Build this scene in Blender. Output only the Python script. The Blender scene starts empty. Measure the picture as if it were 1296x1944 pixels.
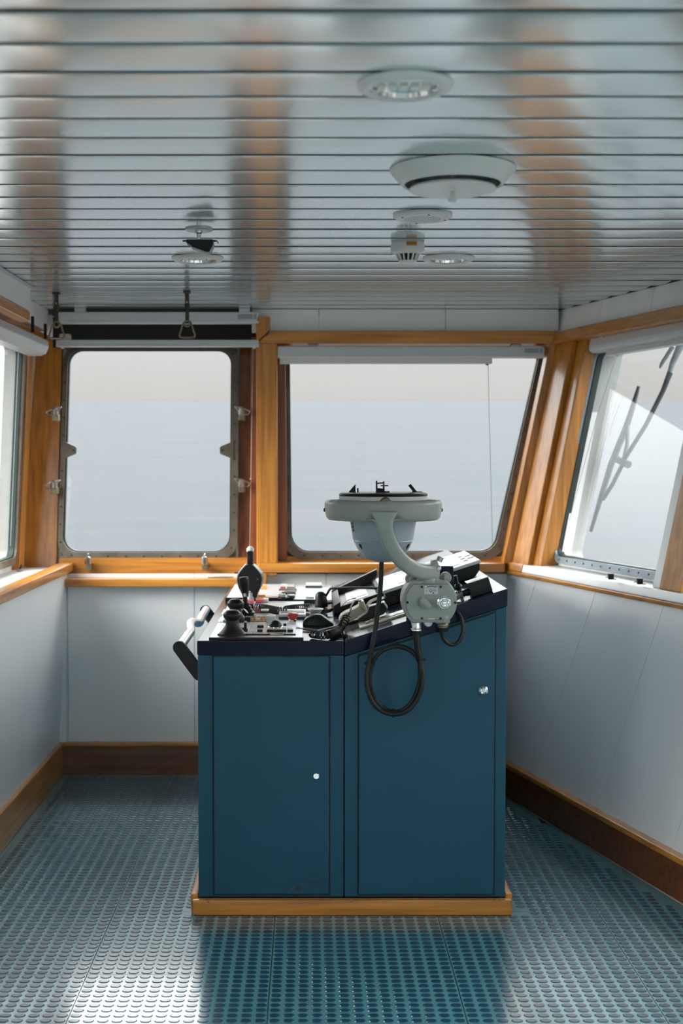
import bpy, bmesh, math, random
from mathutils import Vector, Matrix
V = Vector
random.seed(7)
SC = bpy.context.scene
COL = SC.collection

# ------------------------------------------------------------------ camera, sky, exposure
FPX, CX, CY, EYE = 2500.0, 588.0, 972.0, 1.413          # focal length in pixels, principal point, eye height (m)
TH = math.atan(97 / FPX)                                 # the camera looks down a little
cd = bpy.data.cameras.new('camera'); cam = bpy.data.objects.new('camera', cd); COL.objects.link(cam)
cam.location = (0, 0, EYE); cam.rotation_euler = (math.pi / 2 - TH, 0, 0)
cd.sensor_fit = 'VERTICAL'; cd.sensor_height = 36; cd.lens = FPX / 1944 * 36
cd.shift_x = (648 - CX) / 1944; cd.shift_y = 0
cd.clip_start = 0.05; cd.clip_end = 60000
cd.dof.use_dof = True; cd.dof.focus_distance = 4.08; cd.dof.aperture_fstop = 3.2
SC.camera = cam
HEEL = math.radians(2.63)                                # the ship heels: the sea rises away from the camera

SC.view_settings.view_transform = 'Standard'; SC.view_settings.look = 'None'
SC.view_settings.gamma = 1; SC.view_settings.use_curve_mapping = False
SC.view_settings.exposure = 0.42

w = bpy.data.worlds.new('overcast_sky'); SC.world = w; w.use_nodes = True
nt = w.node_tree; N = nt.nodes; L = nt.links; N.clear()
wo = N.new('ShaderNodeOutputWorld'); bg = N.new('ShaderNodeBackground')
tc = N.new('ShaderNodeTexCoord'); mp = N.new('ShaderNodeMapping'); mp.inputs['Rotation'].default_value = (-HEEL, 0, 0)
sx = N.new('ShaderNodeSeparateXYZ'); cr = N.new('ShaderNodeValToRGB')
L.new(tc.outputs['Generated'], mp.inputs['Vector']); L.new(mp.outputs['Vector'], sx.inputs[0])
L.new(sx.outputs['Z'], cr.inputs[0]); L.new(cr.outputs[0], bg.inputs[0]); L.new(bg.outputs[0], wo.inputs[0])
e = cr.color_ramp.elements                               # hazy at the horizon; unseen sky overhead raised much brighter to fill the interior
e[0].position = 0.0; e[0].color = (0.515, 0.500, 0.488, 1)
e[1].position = 1.0; e[1].color = (7.4, 7.7, 8.0, 1)
for p_, c_ in ((.05, (.59, .58, .575, 1)), (.2, (3.3, 3.36, 3.42, 1)), (.5, (6.2, 6.35, 6.5, 1))):
    k = e.new(p_); k.color = c_
bg.inputs['Strength'].default_value = 1.0
sd = bpy.data.lights.new('fill_sun', 'SUN'); so = bpy.data.objects.new('fill_sun', sd); COL.objects.link(so)
sd.energy = 8.0; sd.angle = math.radians(45); sd.color = (1.0, .97, .92)      # soft sun added from the left to brighten the interior
so.rotation_euler = V((.84, .22, -.42)).to_track_quat('-Z', 'Y').to_euler()

# ------------------------------------------------------------------ point helpers
_c, _s = math.cos(TH), math.sin(TH)
def ray(u, v):
    zc = -(v - CY) / FPX
    return V(((u - CX) / FPX, _c + zc * _s, -_s + zc * _c))
def at(u, v, Y):
    d = ray(u, v); k = Y / d.y; return V((d.x * k, Y, EYE + d.z * k))
def az(u, v, z):
    d = ray(u, v); k = (z - EYE) / d.z; return V((d.x * k, d.y * k, z))
DESK, KX, KS = 0.856, 0.107, 0.3225                      # desk height, where it starts to rise, its slope
def slope_z(x): return DESK + max(0.0, x - KX) * KS
def asl(u, v, h=0.0):
    d = ray(u, v); k = (DESK + h - KX * KS - EYE) / (d.z - KS * d.x); return V((d.x * k, d.y * k, EYE + d.z * k))

RA = math.radians(164.85); TR_ = V((math.sin(RA), math.cos(RA), 0)); ER = V((-TR_.y, TR_.x, 0))
def MF(a, z, o=0): return V((a, 5.857 + 0.147 * z + o, z))                       # front windows: lean outward
def MR(a, z, o=0): return TR_ * a + ER * (2.225 + 0.198 * z + o) + V((0, 0, z))  # starboard-side slanted wall
def ML(a, z, o=0): return V((-1.31 + 0.05 * (z - 0.95) - o, a, z))               # left windows
def MLW(a, z, o=0): return V((-1.137 + 0.052 * z - o, a, z))                     # left lower wall
def MB_(a, z, o=0): return V((a, -2.5 - o, z))
def onR(u, v, o):
    d = ray(u, v); k = (2.225 + .198 * EYE + o) / (ER.x * d.x + ER.y * d.y - .198 * d.z); return V((d.x * k, d.y * k, EYE + d.z * k))

# ------------------------------------------------------------------ materials
def lin(*c):
    return tuple(((x / 255) / 12.92 if x / 255 <= .04045 else ((x / 255 + .055) / 1.055) ** 2.4) for x in c) + (1,)
MAT = {}
def mat(name, col, rough=.5, metal=0.0, noise=0.0, nscale=(20, 20, 20), col2=None, coat=0.0, bump=0.0, spec=.5, emit=0, rnoise=0.0, aniso=0.0):
    m = bpy.data.materials.new(name); m.use_nodes = True; MAT[name] = m
    t = m.node_tree; b = t.nodes['Principled BSDF']
    b.inputs['Base Color'].default_value = col; b.inputs['Roughness'].default_value = rough
    b.inputs['Metallic'].default_value = metal; b.inputs['Specular IOR Level'].default_value = spec
    b.inputs['Coat Weight'].default_value = coat; b.inputs['Coat Roughness'].default_value = .12
    b.inputs['Anisotropic'].default_value = aniso
    if emit: b.inputs['Emission Color'].default_value = col; b.inputs['Emission Strength'].default_value = emit
    tc = t.nodes.new('ShaderNodeTexCoord'); mp = t.nodes.new('ShaderNodeMapping'); mp.inputs['Scale'].default_value = nscale
    oi = t.nodes.new('ShaderNodeObjectInfo'); ad = t.nodes.new('ShaderNodeVectorMath'); ad.operation = 'ADD'
    ml = t.nodes.new('ShaderNodeMath'); ml.operation = 'MULTIPLY'; ml.inputs[1].default_value = 37.0
    t.links.new(oi.outputs['Random'], ml.inputs[0])
    t.links.new(tc.outputs['Object'], mp.inputs['Vector']); t.links.new(mp.outputs['Vector'], ad.inputs[0]); t.links.new(ml.outputs[0], ad.inputs[1])
    nz = t.nodes.new('ShaderNodeTexNoise'); nz.inputs['Scale'].default_value = 1; nz.inputs['Detail'].default_value = 5
    t.links.new(ad.outputs[0], nz.inputs['Vector'])
    mx = t.nodes.new('ShaderNodeMix'); mx.data_type = 'RGBA'
    c2 = col2 if col2 else tuple(x * .6 for x in col[:3]) + (1,)
    mx.inputs[6].default_value = col; mx.inputs[7].default_value = c2
    rm = t.nodes.new('ShaderNodeMapRange'); rm.inputs[1].default_value = .35; rm.inputs[2].default_value = .75
    rm.inputs[3].default_value = 0; rm.inputs[4].default_value = noise
    t.links.new(nz.outputs['Fac'], rm.inputs[0]); t.links.new(rm.outputs[0], mx.inputs[0]); t.links.new(mx.outputs[2], b.inputs['Base Color'])
    if rnoise:
        r2 = t.nodes.new('ShaderNodeMapRange'); r2.inputs[1].default_value = .3; r2.inputs[2].default_value = .7
        r2.inputs[3].default_value = rough - rnoise; r2.inputs[4].default_value = rough + rnoise
        t.links.new(nz.outputs['Fac'], r2.inputs[0]); t.links.new(r2.outputs[0], b.inputs['Roughness'])
    if bump:
        bp = t.nodes.new('ShaderNodeBump'); bp.inputs['Strength'].default_value = bump; bp.inputs['Distance'].default_value = .002
        t.links.new(nz.outputs['Fac'], bp.inputs['Height']); t.links.new(bp.outputs[0], b.inputs['Normal'])
    return m
WOOD = (.62, .255, .036, 1); WOOD2 = (.33, .11, .013, 1)
mat('wood_x', WOOD, .32, 0, 1, (3, 40, 60), WOOD2, .3)
mat('wood_y', WOOD, .32, 0, 1, (40, 3, 60), WOOD2, .3)
mat('wood_z', WOOD, .32, 0, 1, (60, 40, 3), WOOD2, .3)
mat('wood_dark', (.20, .055, .012, 1), .35, 0, 1, (3, 40, 40), (.07, .018, .006, 1), .3)
mat('wood_shaded', (.30, .085, .018, 1), .35, 0, 1, (40, 40, 3), (.12, .03, .008, 1), .3)  # the same wood, darkened and reddened to paint in the window recess shade
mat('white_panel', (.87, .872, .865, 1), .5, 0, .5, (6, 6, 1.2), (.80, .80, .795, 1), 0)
mat('white_paint', (.83, .83, .82, 1), .45, 0, .3, (8, 8, 8), (.76, .76, .75, 1))
mat('reveal_grey', (.42, .44, .43, 1), .6, 0, .6, (8, 8, 8), (.34, .36, .35, 1))  # white outer reveals toned down to grey against the very bright sky
mat('frieze_white', (.90, .90, .885, 1), .5, 0, .4, (6, 6, 2), (.82, .82, .80, 1))
mat('brushed_alu', (.86, .87, .88, 1), .3, .75, .2, (20, 3, 20), (.78, .79, .8, 1))
mat('white_plastic', (.72, .72, .70, 1), .35, 0, .2, (10, 10, 10), (.62, .62, .6, 1))
mat('alu_plank', (.60, .685, .71, 1), .2, .5, .3, (1, 30, 30), (.57, .655, .68, 1), .6)
mat('alu_white', (.62, .64, .66, 1), .4, .1, .3, (2, 20, 20), (.54, .56, .58, 1))
mat('dark_gap', (.012, .012, .014, 1), .7, 0, .3)
mat('navy_gloss', (.003, .007, .028, 1), .13, 0, .3, (6, 6, 6), (.004, .009, .03, 1), 0, spec=.3)
mat('blue_paint', (.0145, .080, .135, 1), .42, 0, .5, (4, 4, 4), (.011, .068, .118, 1), 0, bump=.03, spec=.3)
mat('blue_scuff', (.012, .035, .055, 1), .5, 0, 1, (40, 40, 40), (.03, .09, .14, 1))
mat('black_plastic', (.007, .007, .008, 1), .38, 0, .3, (20, 20, 20), (.011, .011, .011, 1), spec=.35)
mat('black_rubber', (.010, .010, .010, 1), .48, 0, .3, (30, 30, 30), (.016, .016, .016, 1), spec=.35)
mat('chrome', (.75, .76, .77, 1), .12, 1, .2, (20, 20, 20), (.6, .6, .6, 1))
mat('steel', (.42, .43, .44, 1), .35, 1, .4, (30, 30, 30), (.3, .3, .3, 1))
mat('bronze_frame', (.20, .165, .125, 1), .42, .35, 1, (12, 12, 12), (.115, .095, .075, 1), bump=.1)
mat('steel_frame', (.30, .35, .40, 1), .4, .3, 1, (12, 12, 12), (.2, .24, .28, 1))
mat('dark_gasket', (.02, .035, .03, 1), .5, 0, .3)
mat('grey_cast', (.31, .345, .315, 1), .38, 0, .5, (14, 14, 14), (.26, .295, .27, 1), .15, bump=.06)
mat('grey_bowl', (.33, .39, .43, 1), .35, 0, .4, (10, 10, 10), (.28, .34, .38, 1), .15)
mat('brass_aged', (.30, .25, .16, 1), .4, .8, .8, (30, 30, 30), (.15, .12, .08, 1))
mat('strap_dark', (.05, .042, .03, 1), .55, .1, .6, (30, 30, 30), (.03, .025, .02, 1))
mat('silver_panel', (.60, .615, .64, 1), .3, .2, .3, (8, 8, 8), (.54, .555, .58, 1))
mat('silver_bezel', (.58, .60, .60, 1), .3, .2, .3, (8, 8, 8), (.5, .52, .52, 1))
mat('screen_glass', (.20, .21, .22, 1), .06, .0, .2, (8, 8, 8), (.17, .18, .19, 1), 1, spec=1)
mat('cream_plastic', (.55, .50, .38, 1), .4, 0, .4, (14, 14, 14), (.45, .41, .31, 1))
mat('red_plastic', (.52, .06, .04, 1), .35, 0, .3)
mat('pink_key', (.62, .12, .14, 1), .4, 0, .3)
mat('orange_key', (.72, .33, .06, 1), .4, 0, .3)
mat('white_key', (.75, .74, .70, 1), .3, 0, .3)
mat('label_orange', (.62, .25, .04, 1), .5, 0, .4)
mat('label_grey', (.30, .33, .36, 1), .5, 0, .4, (60, 60, 60), (.4, .42, .45, 1))
mat('ink', (.02, .02, .02, 1), .6, 0, .2)
mat('tile_teal', (.085, .27, .30, 1), .2, 0, .5, (9, 9, 9), (.14, .31, .33, 1), 1)
mat('stud_navy', (.007, .050, .095, 1), .2, 0, .5, (3, 3, 3), (.018, .085, .135, 1), 1)
for n_ in ('tile_teal', 'stud_navy'): MAT[n_].node_tree.nodes['Principled BSDF'].inputs['Coat IOR'].default_value = 1.78
_b = MAT['stud_navy'].node_tree.nodes['Principled BSDF']; _b.inputs['Coat Weight'].default_value = .6; _b.inputs['Coat Roughness'].default_value = .2
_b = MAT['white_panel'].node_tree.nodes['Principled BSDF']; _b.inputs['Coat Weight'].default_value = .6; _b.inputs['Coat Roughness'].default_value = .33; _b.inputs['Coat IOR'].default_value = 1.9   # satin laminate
mat('brown_pen', (.16, .09, .045, 1), .5, 0, .4)
mat('rope_white', (.62, .6, .54, 1), .8, 0, .8, (90, 90, 90), (.4, .38, .33, 1))
mat('wiper_grey', (.10, .115, .12, 1), .5, .2, .4)
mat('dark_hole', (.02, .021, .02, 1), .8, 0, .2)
mat('duct_blue', (.10, .17, .21, 1), .5, 0, 1, (30, 30, 30), (.04, .04, .035, 1))
# sea: milky grey-green water with a swell
m = mat('sea_water', (.049, .0495, .053, 1), .7, 0, 1, (.03, .12, 1), (.039, .046, .048, 1), 0, spec=.02)
_b = m.node_tree.nodes['Principled BSDF']; _n = [n for n in m.node_tree.nodes if n.type == 'TEX_NOISE'][0]
_bp = m.node_tree.nodes.new('ShaderNodeBump'); _bp.inputs['Strength'].default_value = .8; _bp.inputs['Distance'].default_value = .5
m.node_tree.links.new(_n.outputs['Fac'], _bp.inputs['Height']); m.node_tree.links.new(_bp.outputs[0], _b.inputs['Normal'])
# window glass
m = bpy.data.materials.new('window_glass'); m.use_nodes = True; MAT['window_glass'] = m
t = m.node_tree; t.nodes.clear(); o_ = t.nodes.new('ShaderNodeOutputMaterial'); mx = t.nodes.new('ShaderNodeMixShader')
tr = t.nodes.new('ShaderNodeBsdfTransparent'); tr.inputs[0].default_value = (.975, .99, .985, 1)
gl = t.nodes.new('ShaderNodeBsdfGlossy'); gl.inputs['Roughness'].default_value = .0
fr = t.nodes.new('ShaderNodeFresnel'); ge = t.nodes.new('ShaderNodeNewGeometry'); mr = t.nodes.new('ShaderNodeMapRange')
mr.inputs[3].default_value = 1.36; mr.inputs[4].default_value = 1 / 1.36   # the same reflectance on both faces of the thin pane
t.links.new(ge.outputs['Backfacing'], mr.inputs[0]); t.links.new(mr.outputs[0], fr.inputs[0])
t.links.new(fr.outputs[0], mx.inputs[0]); t.links.new(tr.outputs[0], mx.inputs[1]); t.links.new(gl.outputs[0], mx.inputs[2]); t.links.new(mx.outputs[0], o_.inputs[0])

# ------------------------------------------------------------------ object helpers
WL = {}
def tag(o, label=None, cat=None, group=None, kind=None):
    if label: o['label'] = label
    if cat: o['category'] = cat
    if group: o['group'] = group
    if kind: o['kind'] = kind
    return o
def thing(name, loc, label, cat, group=None, kind=None):
    o = bpy.data.objects.new(name, None); COL.objects.link(o); o.empty_display_size = .05
    o.location = V(loc); WL[o] = V(loc)
    return tag(o, label, cat, group, kind)
def part(name, bm, m, parent=None, smooth=32, kind=None, label=None):
    bmesh.ops.recalc_face_normals(bm, faces=bm.faces)
    vs = [v.co for v in bm.verts]
    lo = V([min(v[i] for v in vs) for i in range(3)]); hi = V([max(v[i] for v in vs) for i in range(3)])
    c = (lo + hi) / 2
    bmesh.ops.translate(bm, verts=bm.verts, vec=-c)
    me = bpy.data.meshes.new(name); bm.to_mesh(me); bm.free()
    if smooth:
        me.shade_smooth(); me.set_sharp_from_angle(angle=math.radians(smooth))
    me.materials.append(MAT[m])
    o = bpy.data.objects.new(name, me); COL.objects.link(o); WL[o] = c
    if smooth and len(me.polygons) < 4000:
        wn = o.modifiers.new('weighted', 'WEIGHTED_NORMAL'); wn.mode = 'FACE_AREA'; wn.keep_sharp = True; wn.weight = 50
    if parent: o.parent = parent; o.location = c - WL[parent]
    else: o.location = c
    if kind: o['kind'] = kind
    if label: o['label'] = label
    return o
def dup(o, delta=V((0, 0, 0)), parent=None):
    c = o.copy(); COL.objects.link(c); WL[c] = WL[o] + delta
    if parent: c.parent = parent
    else: c.location = o.location + delta
    for ch in [x for x in o.children]: dup(ch, delta, c)
    return c
def nb(): return bmesh.new()
def bevel(bm, off, seg=2, geom=None):
    if off > 0: bmesh.ops.bevel(bm, geom=geom or list(bm.edges), offset=off, segments=seg, affect='EDGES', profile=.5, clamp_overlap=True)
    return bm
def merge(dst, src):
    me = bpy.data.meshes.new('tmp'); src.to_mesh(me); src.free(); dst.from_mesh(me); bpy.data.meshes.remove(me); return dst
def box(x0, x1, y0, y1, z0, z1, bev=0, bm=None, seg=2):
    b = nb(); bmesh.ops.create_cube(b, size=1)
    for v in b.verts: v.co = V(((x0 + x1) / 2 + v.co.x * (x1 - x0), (y0 + y1) / 2 + v.co.y * (y1 - y0), (z0 + z1) / 2 + v.co.z * (z1 - z0)))
    bevel(b, bev, seg)
    return merge(bm, b) if bm is not None else b
def prism(pts, vec, bev=0, bm=None, seg=2):
    b = nb(); vec = V(vec); lo = [b.verts.new(V(p)) for p in pts]; hi = [b.verts.new(V(p) + vec) for p in pts]; n = len(pts)
    b.faces.new(lo); b.faces.new(hi[::-1])
    for i in range(n): b.faces.new((lo[i], lo[(i + 1) % n], hi[(i + 1) % n], hi[i]))
    bmesh.ops.recalc_face_normals(b, faces=b.faces)
    bevel(b, bev, seg)
    return merge(bm, b) if bm is not None else b
def slabM(M, poly, o0, o1, bev=0, bm=None):               # solid on a wall frame: polygon in (along, height), from offset o0 to o1
    lo = [M(a, z, o0) for a, z in poly]
    return prism(lo, M(poly[0][0], poly[0][1], o1) - lo[0], bev, bm)
def frame_of(d):
    d = V(d).normalized(); a = V((0, 0, 1)) if abs(d.z) < .9 else V((1, 0, 0))
    x = d.cross(a).normalized(); return x, d.cross(x).normalized()
def smoothpath(P, n=8):
    P = [V(p) for p in P]; out = []
    for i in range(len(P) - 1):
        p0, p1, p2, p3 = P[max(i - 1, 0)], P[i], P[i + 1], P[min(i + 2, len(P) - 1)]
        for k in range(n):
            t = k / n
            out.append(.5 * ((2 * p1) + (p2 - p0) * t + (2 * p0 - 5 * p1 + 4 * p2 - p3) * t * t + (3 * p1 - p0 - 3 * p2 + p3) * t ** 3))
    out.append(P[-1]); return out
def tube(P, r, n=10, bm=None, cap=True):                  # r: number or list; (rx, ry) pairs allowed
    b = bm if bm is not None else nb(); P = [V(p) for p in P]; rings = []
    x, y = frame_of(P[1] - P[0])
    for i, p in enumerate(P):
        d = (P[min(i + 1, len(P) - 1)] - P[max(i - 1, 0)]).normalized()
        x = (x - d * x.dot(d)).normalized(); y = d.cross(x)
        rr = r[i] if isinstance(r, list) else r
        rx, ry = rr if isinstance(rr, tuple) else (rr, rr)
        rings.append([b.verts.new(p + x * rx * math.cos(2 * math.pi * j / n) + y * ry * math.sin(2 * math.pi * j / n)) for j in range(n)])
    for A, B in zip(rings, rings[1:]):
        for j in range(n): b.faces.new((A[j], A[(j + 1) % n], B[(j + 1) % n], B[j]))
    if cap: b.faces.new(rings[0][::-1]); b.faces.new(rings[-1])
    return b
def lathe(prof, c, axis=(0, 0, 1), n=32, bm=None):        # prof: (radius, distance along axis)
    b = bm if bm is not None else nb(); c = V(c); d = V(axis).normalized(); x, y = frame_of(d); rings = []
    for r, h in prof:
        if r < 1e-6: rings.append([b.verts.new(c + d * h)])
        else: rings.append([b.verts.new(c + d * h + (x * math.cos(2 * math.pi * j / n) + y * math.sin(2 * math.pi * j / n)) * r) for j in range(n)])
    for A, B in zip(rings, rings[1:]):
        if len(A) == 1 and len(B) == 1: continue
        for j in range(n):
            k = (j + 1) % n
            if len(A) == 1: b.faces.new((A[0], B[k], B[j]))
            elif len(B) == 1: b.faces.new((A[j], A[k], B[0]))
            else: b.faces.new((A[j], A[k], B[k], B[j]))
    if len(rings[0]) > 1: b.faces.new(rings[0][::-1])
    if len(rings[-1]) > 1: b.faces.new(rings[-1])
    return b
def torus_prof(prof, c, axis=(0, 0, 1), n=64, bm=None):   # closed profile ring (radius, height)
    b = bm if bm is not None else nb(); c = V(c); d = V(axis).normalized(); x, y = frame_of(d); m_ = len(prof)
    R = [[b.verts.new(c + d * h + (x * math.cos(2 * math.pi * j / n) + y * math.sin(2 * math.pi * j / n)) * r) for r, h in prof] for j in range(n)]
    for j in range(n):
        A, B = R[j], R[(j + 1) % n]
        for i in range(m_): b.faces.new((A[i], A[(i + 1) % m_], B[(i + 1) % m_], B[i]))
    return b
def roundpoly(P, r, n=8):                                  # fillet the corners of a 2-D polygon
    out = []; m_ = len(P)
    for i in range(m_):
        rr = r[i] if isinstance(r, (list, tuple)) else r
        a, b, c = V((*P[i - 1], 0)), V((*P[i], 0)), V((*P[(i + 1) % m_], 0))
        d1, d2 = (a - b).normalized(), (c - b).normalized(); ang = d1.angle(d2)
        rr = max(rr, 1e-5); tlen = rr / math.tan(ang / 2); s, e_ = b + d1 * tlen, b + d2 * tlen
        ctr = b + (d1 + d2).normalized() * (rr / math.sin(ang / 2)); v0, v1 = s - ctr, e_ - ctr; tot = v0.angle(v1); sg = 1 if v0.cross(v1).z > 0 else -1
        for k_ in range(n + 1):
            th = sg * tot * k_ / n; q = V((v0.x * math.cos(th) - v0.y * math.sin(th), v0.x * math.sin(th) + v0.y * math.cos(th), 0)) + ctr
            out.append((q.x, q.y))
    return out
def ringM(M, outer, inner, o0, o1, bm=None):               # solid ring between two loops with equal counts
    b = bm if bm is not None else nb(); n = len(outer)
    A = [b.verts.new(M(*p, o0)) for p in outer]; B = [b.verts.new(M(*p, o0)) for p in inner]
    C = [b.verts.new(M(*p, o1)) for p in outer]; D = [b.verts.new(M(*p, o1)) for p in inner]
    for i in range(n):
        j = (i + 1) % n
        b.faces.new((A[i], A[j], B[j], B[i])); b.faces.new((C[i], D[i], D[j], C[j]))
        b.faces.new((B[i], B[j], D[j], D[i])); b.faces.new((A[i], C[i], C[j], A[j]))
    return b
def offset_quad(Q, d):                                     # grow (d>0) a convex quad
    cx = sum(p[0] for p in Q) / 4; cz = sum(p[1] for p in Q) / 4
    return [(p[0] + (d if p[0] > cx else -d), p[1] + (d if p[1] > cz else -d)) for p in Q]
def lettering(txt, size, loc, xdir, ydir, m, parent, name='lettering'):
    cu = bpy.data.curves.new('t', 'FONT'); cu.body = txt; cu.size = size; cu.align_x = 'CENTER'; cu.align_y = 'CENTER'; cu.extrude = .0002
    ob = bpy.data.objects.new('t', cu); me = bpy.data.meshes.new_from_object(ob); b = nb(); b.from_mesh(me)
    x, y = V(xdir).normalized(), V(ydir).normalized(); z = x.cross(y)
    for v in b.verts: v.co = V(loc) + x * v.co.x + y * v.co.y + z * v.co.z
    bpy.data.objects.remove(ob); bpy.data.curves.remove(cu); bpy.data.meshes.remove(me)
    return part(name, b, m, parent, 0)
def helix(path, R, r, turns, n=7, per=12):
    P = smoothpath(path, 12); L_ = [0]
    for a, b in zip(P, P[1:]): L_.append(L_[-1] + (b - a).length)
    tot = turns * per; out = []; x, y = frame_of(P[1] - P[0]); j = 0
    for i in range(tot + 1):
        s = L_[-1] * i / tot
        while j < len(P) - 2 and L_[j + 1] < s: j += 1
        f = (s - L_[j]) / max(L_[j + 1] - L_[j], 1e-9); p = P[j].lerp(P[j + 1], f); d = (P[j + 1] - P[j]).normalized()
        x = (x - d * x.dot(d)).normalized(); y = d.cross(x); th = 2 * math.pi * i / per
        out.append(p + (x * math.cos(th) + y * math.sin(th)) * R)
    return tube(out, r, n)

# ================================================================== the setting
CEIL = 2.09
def rx(Y, z):                                             # x of the slanted wall's face at depth Y, height z
    return (2.225 + .198 * z - ER.y * Y) / ER.x
# ---- sea
b = nb(); S = 30000
sl = math.tan(HEEL)
vs = [b.verts.new((x, y, -9 + y * sl)) for x, y in ((-S, -S), (S, -S), (S, S), (-S, S))]; b.faces.new(vs)
sea = part('sea', b, 'sea_water', None, 0, 'structure')
tag(sea, 'pale grey-green open sea with low waves out to a hazy horizon', 'sea')

# ---- floor: rubber tiles with raised oval studs
fl = part('floor', prism([(-1.55, -2.75, -.012), (-1.55, 6.25, -.012), (rx(6.25, 0) + .3, 6.25, -.012), (rx(-2.75, 0) + .3, -2.75, -.012)], (0, 0, -.08)), 'dark_gap', None, 0, 'structure')
tag(fl, 'teal rubber floor of square tiles with rows of raised navy oval studs', 'floor')
TS = .505; TX0, TY0 = -.108, 3.573
tile_me = None
for i in range(-3, 7):
    for j in range(-12, 5):
        x0, y0 = TX0 + i * TS, TY0 + j * TS
        if x0 > rx(y0, 0) - .0 or x0 + TS < -1.14: continue
        xa = max(x0 + .0012, -1.135); ya, yb = y0 + .0012, min(y0 + TS - .0012, 5.905); xb = x0 + TS - .0012
        if yb - ya < .05: continue
        poly = [(xa, ya), (xb, ya), (xb, yb), (xa, yb)]
        if xb > rx(yb, 0):
            xt, xl = rx(yb, 0), rx(ya, 0)
            if xa < xt: poly = [(xa, ya), (min(xb, xl), ya)] + ([(xb, ya + (yb - ya) * (xl - xb) / (xl - xt))] if xl > xb else []) + [(xt, yb), (xa, yb)]
            else: continue
        part('tile', prism([(x, y, -.012) for x, y in poly], (0, 0, .012)), 'tile_teal', fl, 0)
# studs: 14 by 16 to a tile
def stud_bm(cx=0, cy=0, bm=None):
    b = bm if bm is not None else nb(); A, B_ = [], []
    hw, hd = .0146, .0117
    for k_ in range(12):
        a = 2 * math.pi * (k_ + .5) / 12; ca, sa = math.cos(a), math.sin(a)
        px = math.copysign(abs(ca) ** .75, ca); py = math.copysign(abs(sa) ** .85, sa)
        A.append(b.verts.new((cx + px * hw, cy + py * hd, 0))); B_.append(b.verts.new((cx + px * (hw - .0022), cy + py * (hd - .002), .0016)))
    for k_ in range(12):
        j = (k_ + 1) % 12; b.faces.new((A[k_], A[j], B_[j], B_[k_]))
    b.faces.new(B_); return b
px_, py_ = TS / 14, TS / 16
spots = []
for i in range(-45, 90):
    for j in range(-40, 76):
        x, y = TX0 + (i + .5) * px_, TY0 + (j + .5) * py_
        if x < -1.09 or x > rx(y, 0) - .05 or y > 5.86 or y < 2.3: continue
        if -.375 < x < .645 and 4.055 < y: continue
        if abs(y - 4.075) < .03 and -.40 < x < .67: continue
        spots.append((x, y))
inview = sorted([p for p in spots if p[1] > 3.27 and abs(p[0] - .08) < 1.296 / 2 * 1.32 * p[1] / 3.3], key=lambda p: p[1])[:300]
pick = set(inview)
b = stud_bm(); s0 = part('stud', b, 'stud_navy', fl, 20)
for n_, (x, y) in enumerate(inview):
    o = s0 if n_ == 0 else s0.copy()
    if n_: COL.objects.link(o)
    o.parent = fl; o.location = V((x, y, .0008)) - WL[fl]
b = nb()
for p in spots:
    if p not in pick: stud_bm(p[0], p[1], b)
part('stud_field', b, 'stud_navy', fl, 20, 'stuff')

# ---- ceiling: grey lacquered planks with dark joints
ce = part('ceiling', prism([(-1.6, -2.75, CEIL + .0022), (-1.6, 6.3, CEIL + .0022), (rx(6.3, 2.1) + .3, 6.3, CEIL + .0022), (rx(-2.75, 2.1) + .3, -2.75, CEIL + .0022)], (0, 0, .1)), 'dark_gap', None, 0, 'structure')
tag(ce, 'glossy grey ceiling of long planks with dark joints between', 'ceiling')
PP = .1562
rg = random.Random(3); gaps = [rg.choice((.0065, .0070, .0080, .0095, .0125)) for _ in range(80)]
k_ = -29
while True:
    g0, g1 = gaps[(k_ + 40) % 80], gaps[(k_ + 41) % 80]; y0 = 2.014 + k_ * PP + g0; y1 = 2.014 + (k_ + 1) * PP - g1; k_ += 1
    if y0 > 5.9: break
    y1 = min(y1, 5.907); xl = -1.19 if y0 < 5.2 else -1.19
    ym = (y0 + y1) / 2; hw = (y1 - y0) / 2; x1 = rx(ym, CEIL) - .001      # slightly crowned face with folded edges
    prof = [(-1, .0075), (-1, .002), (-.993, .0012)] + [(f, .0006 * f * f) for f in (-.9, -.6, -.3, 0, .3, .6, .9)] + [(.993, .0012), (1, .002), (1, .0075)]
    part('plank', prism([(-1.19, ym + f * hw, CEIL + h) for f, h in prof], (x1 + 1.19, 0, 0)), 'alu_plank', ce, 24)

# ---- window builder on a wall frame
def window(name, M, outer, inner, ro, ri, mfr, label, reveal=.06, rev_grow=.01, depth=.022):
    c = sum((M(a, z) for a, z in outer), V((0, 0, 0))) / 4
    wnd = thing(name, c, label, 'window', None, 'structure')
    o_, i_ = roundpoly(outer, ro), roundpoly(inner, ri)
    g_ = roundpoly(offset_quad(inner, -.005), [max(r - .004, .004) for r in (ri if isinstance(ri, list) else [ri] * 4)])
    part('frame', ringM(M, o_, i_, -depth, .012), mfr, wnd, 30)
    part('gasket', ringM(M, offset_quad_loop(i_, .003), g_, -.010, .016), 'dark_gasket', wnd, 30)
    part('pane', slabM(M, offset_quad_loop(i_, -.001), .003, .010), 'window_glass', wnd, 30)
    if reveal:
        gi = offset_quad_loop(i_, rev_grow); go = offset_quad_loop(i_, rev_grow + .05)
        part('outer_reveal', ringM(M, go, gi, .014, .014 + reveal), 'reveal_grey', wnd, 30)
    return wnd, o_, i_
def offset_quad_loop(P, d):
    cx = sum(p[0] for p in P) / len(P); cz = sum(p[1] for p in P) / len(P); ex = max(p[0] for p in P) - cx; ez = max(p[1] for p in P) - cz
    return [(cx + (p[0] - cx) * (1 + d / ex), cz + (p[1] - cz) * (1 + d / ez)) for p in P]
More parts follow.
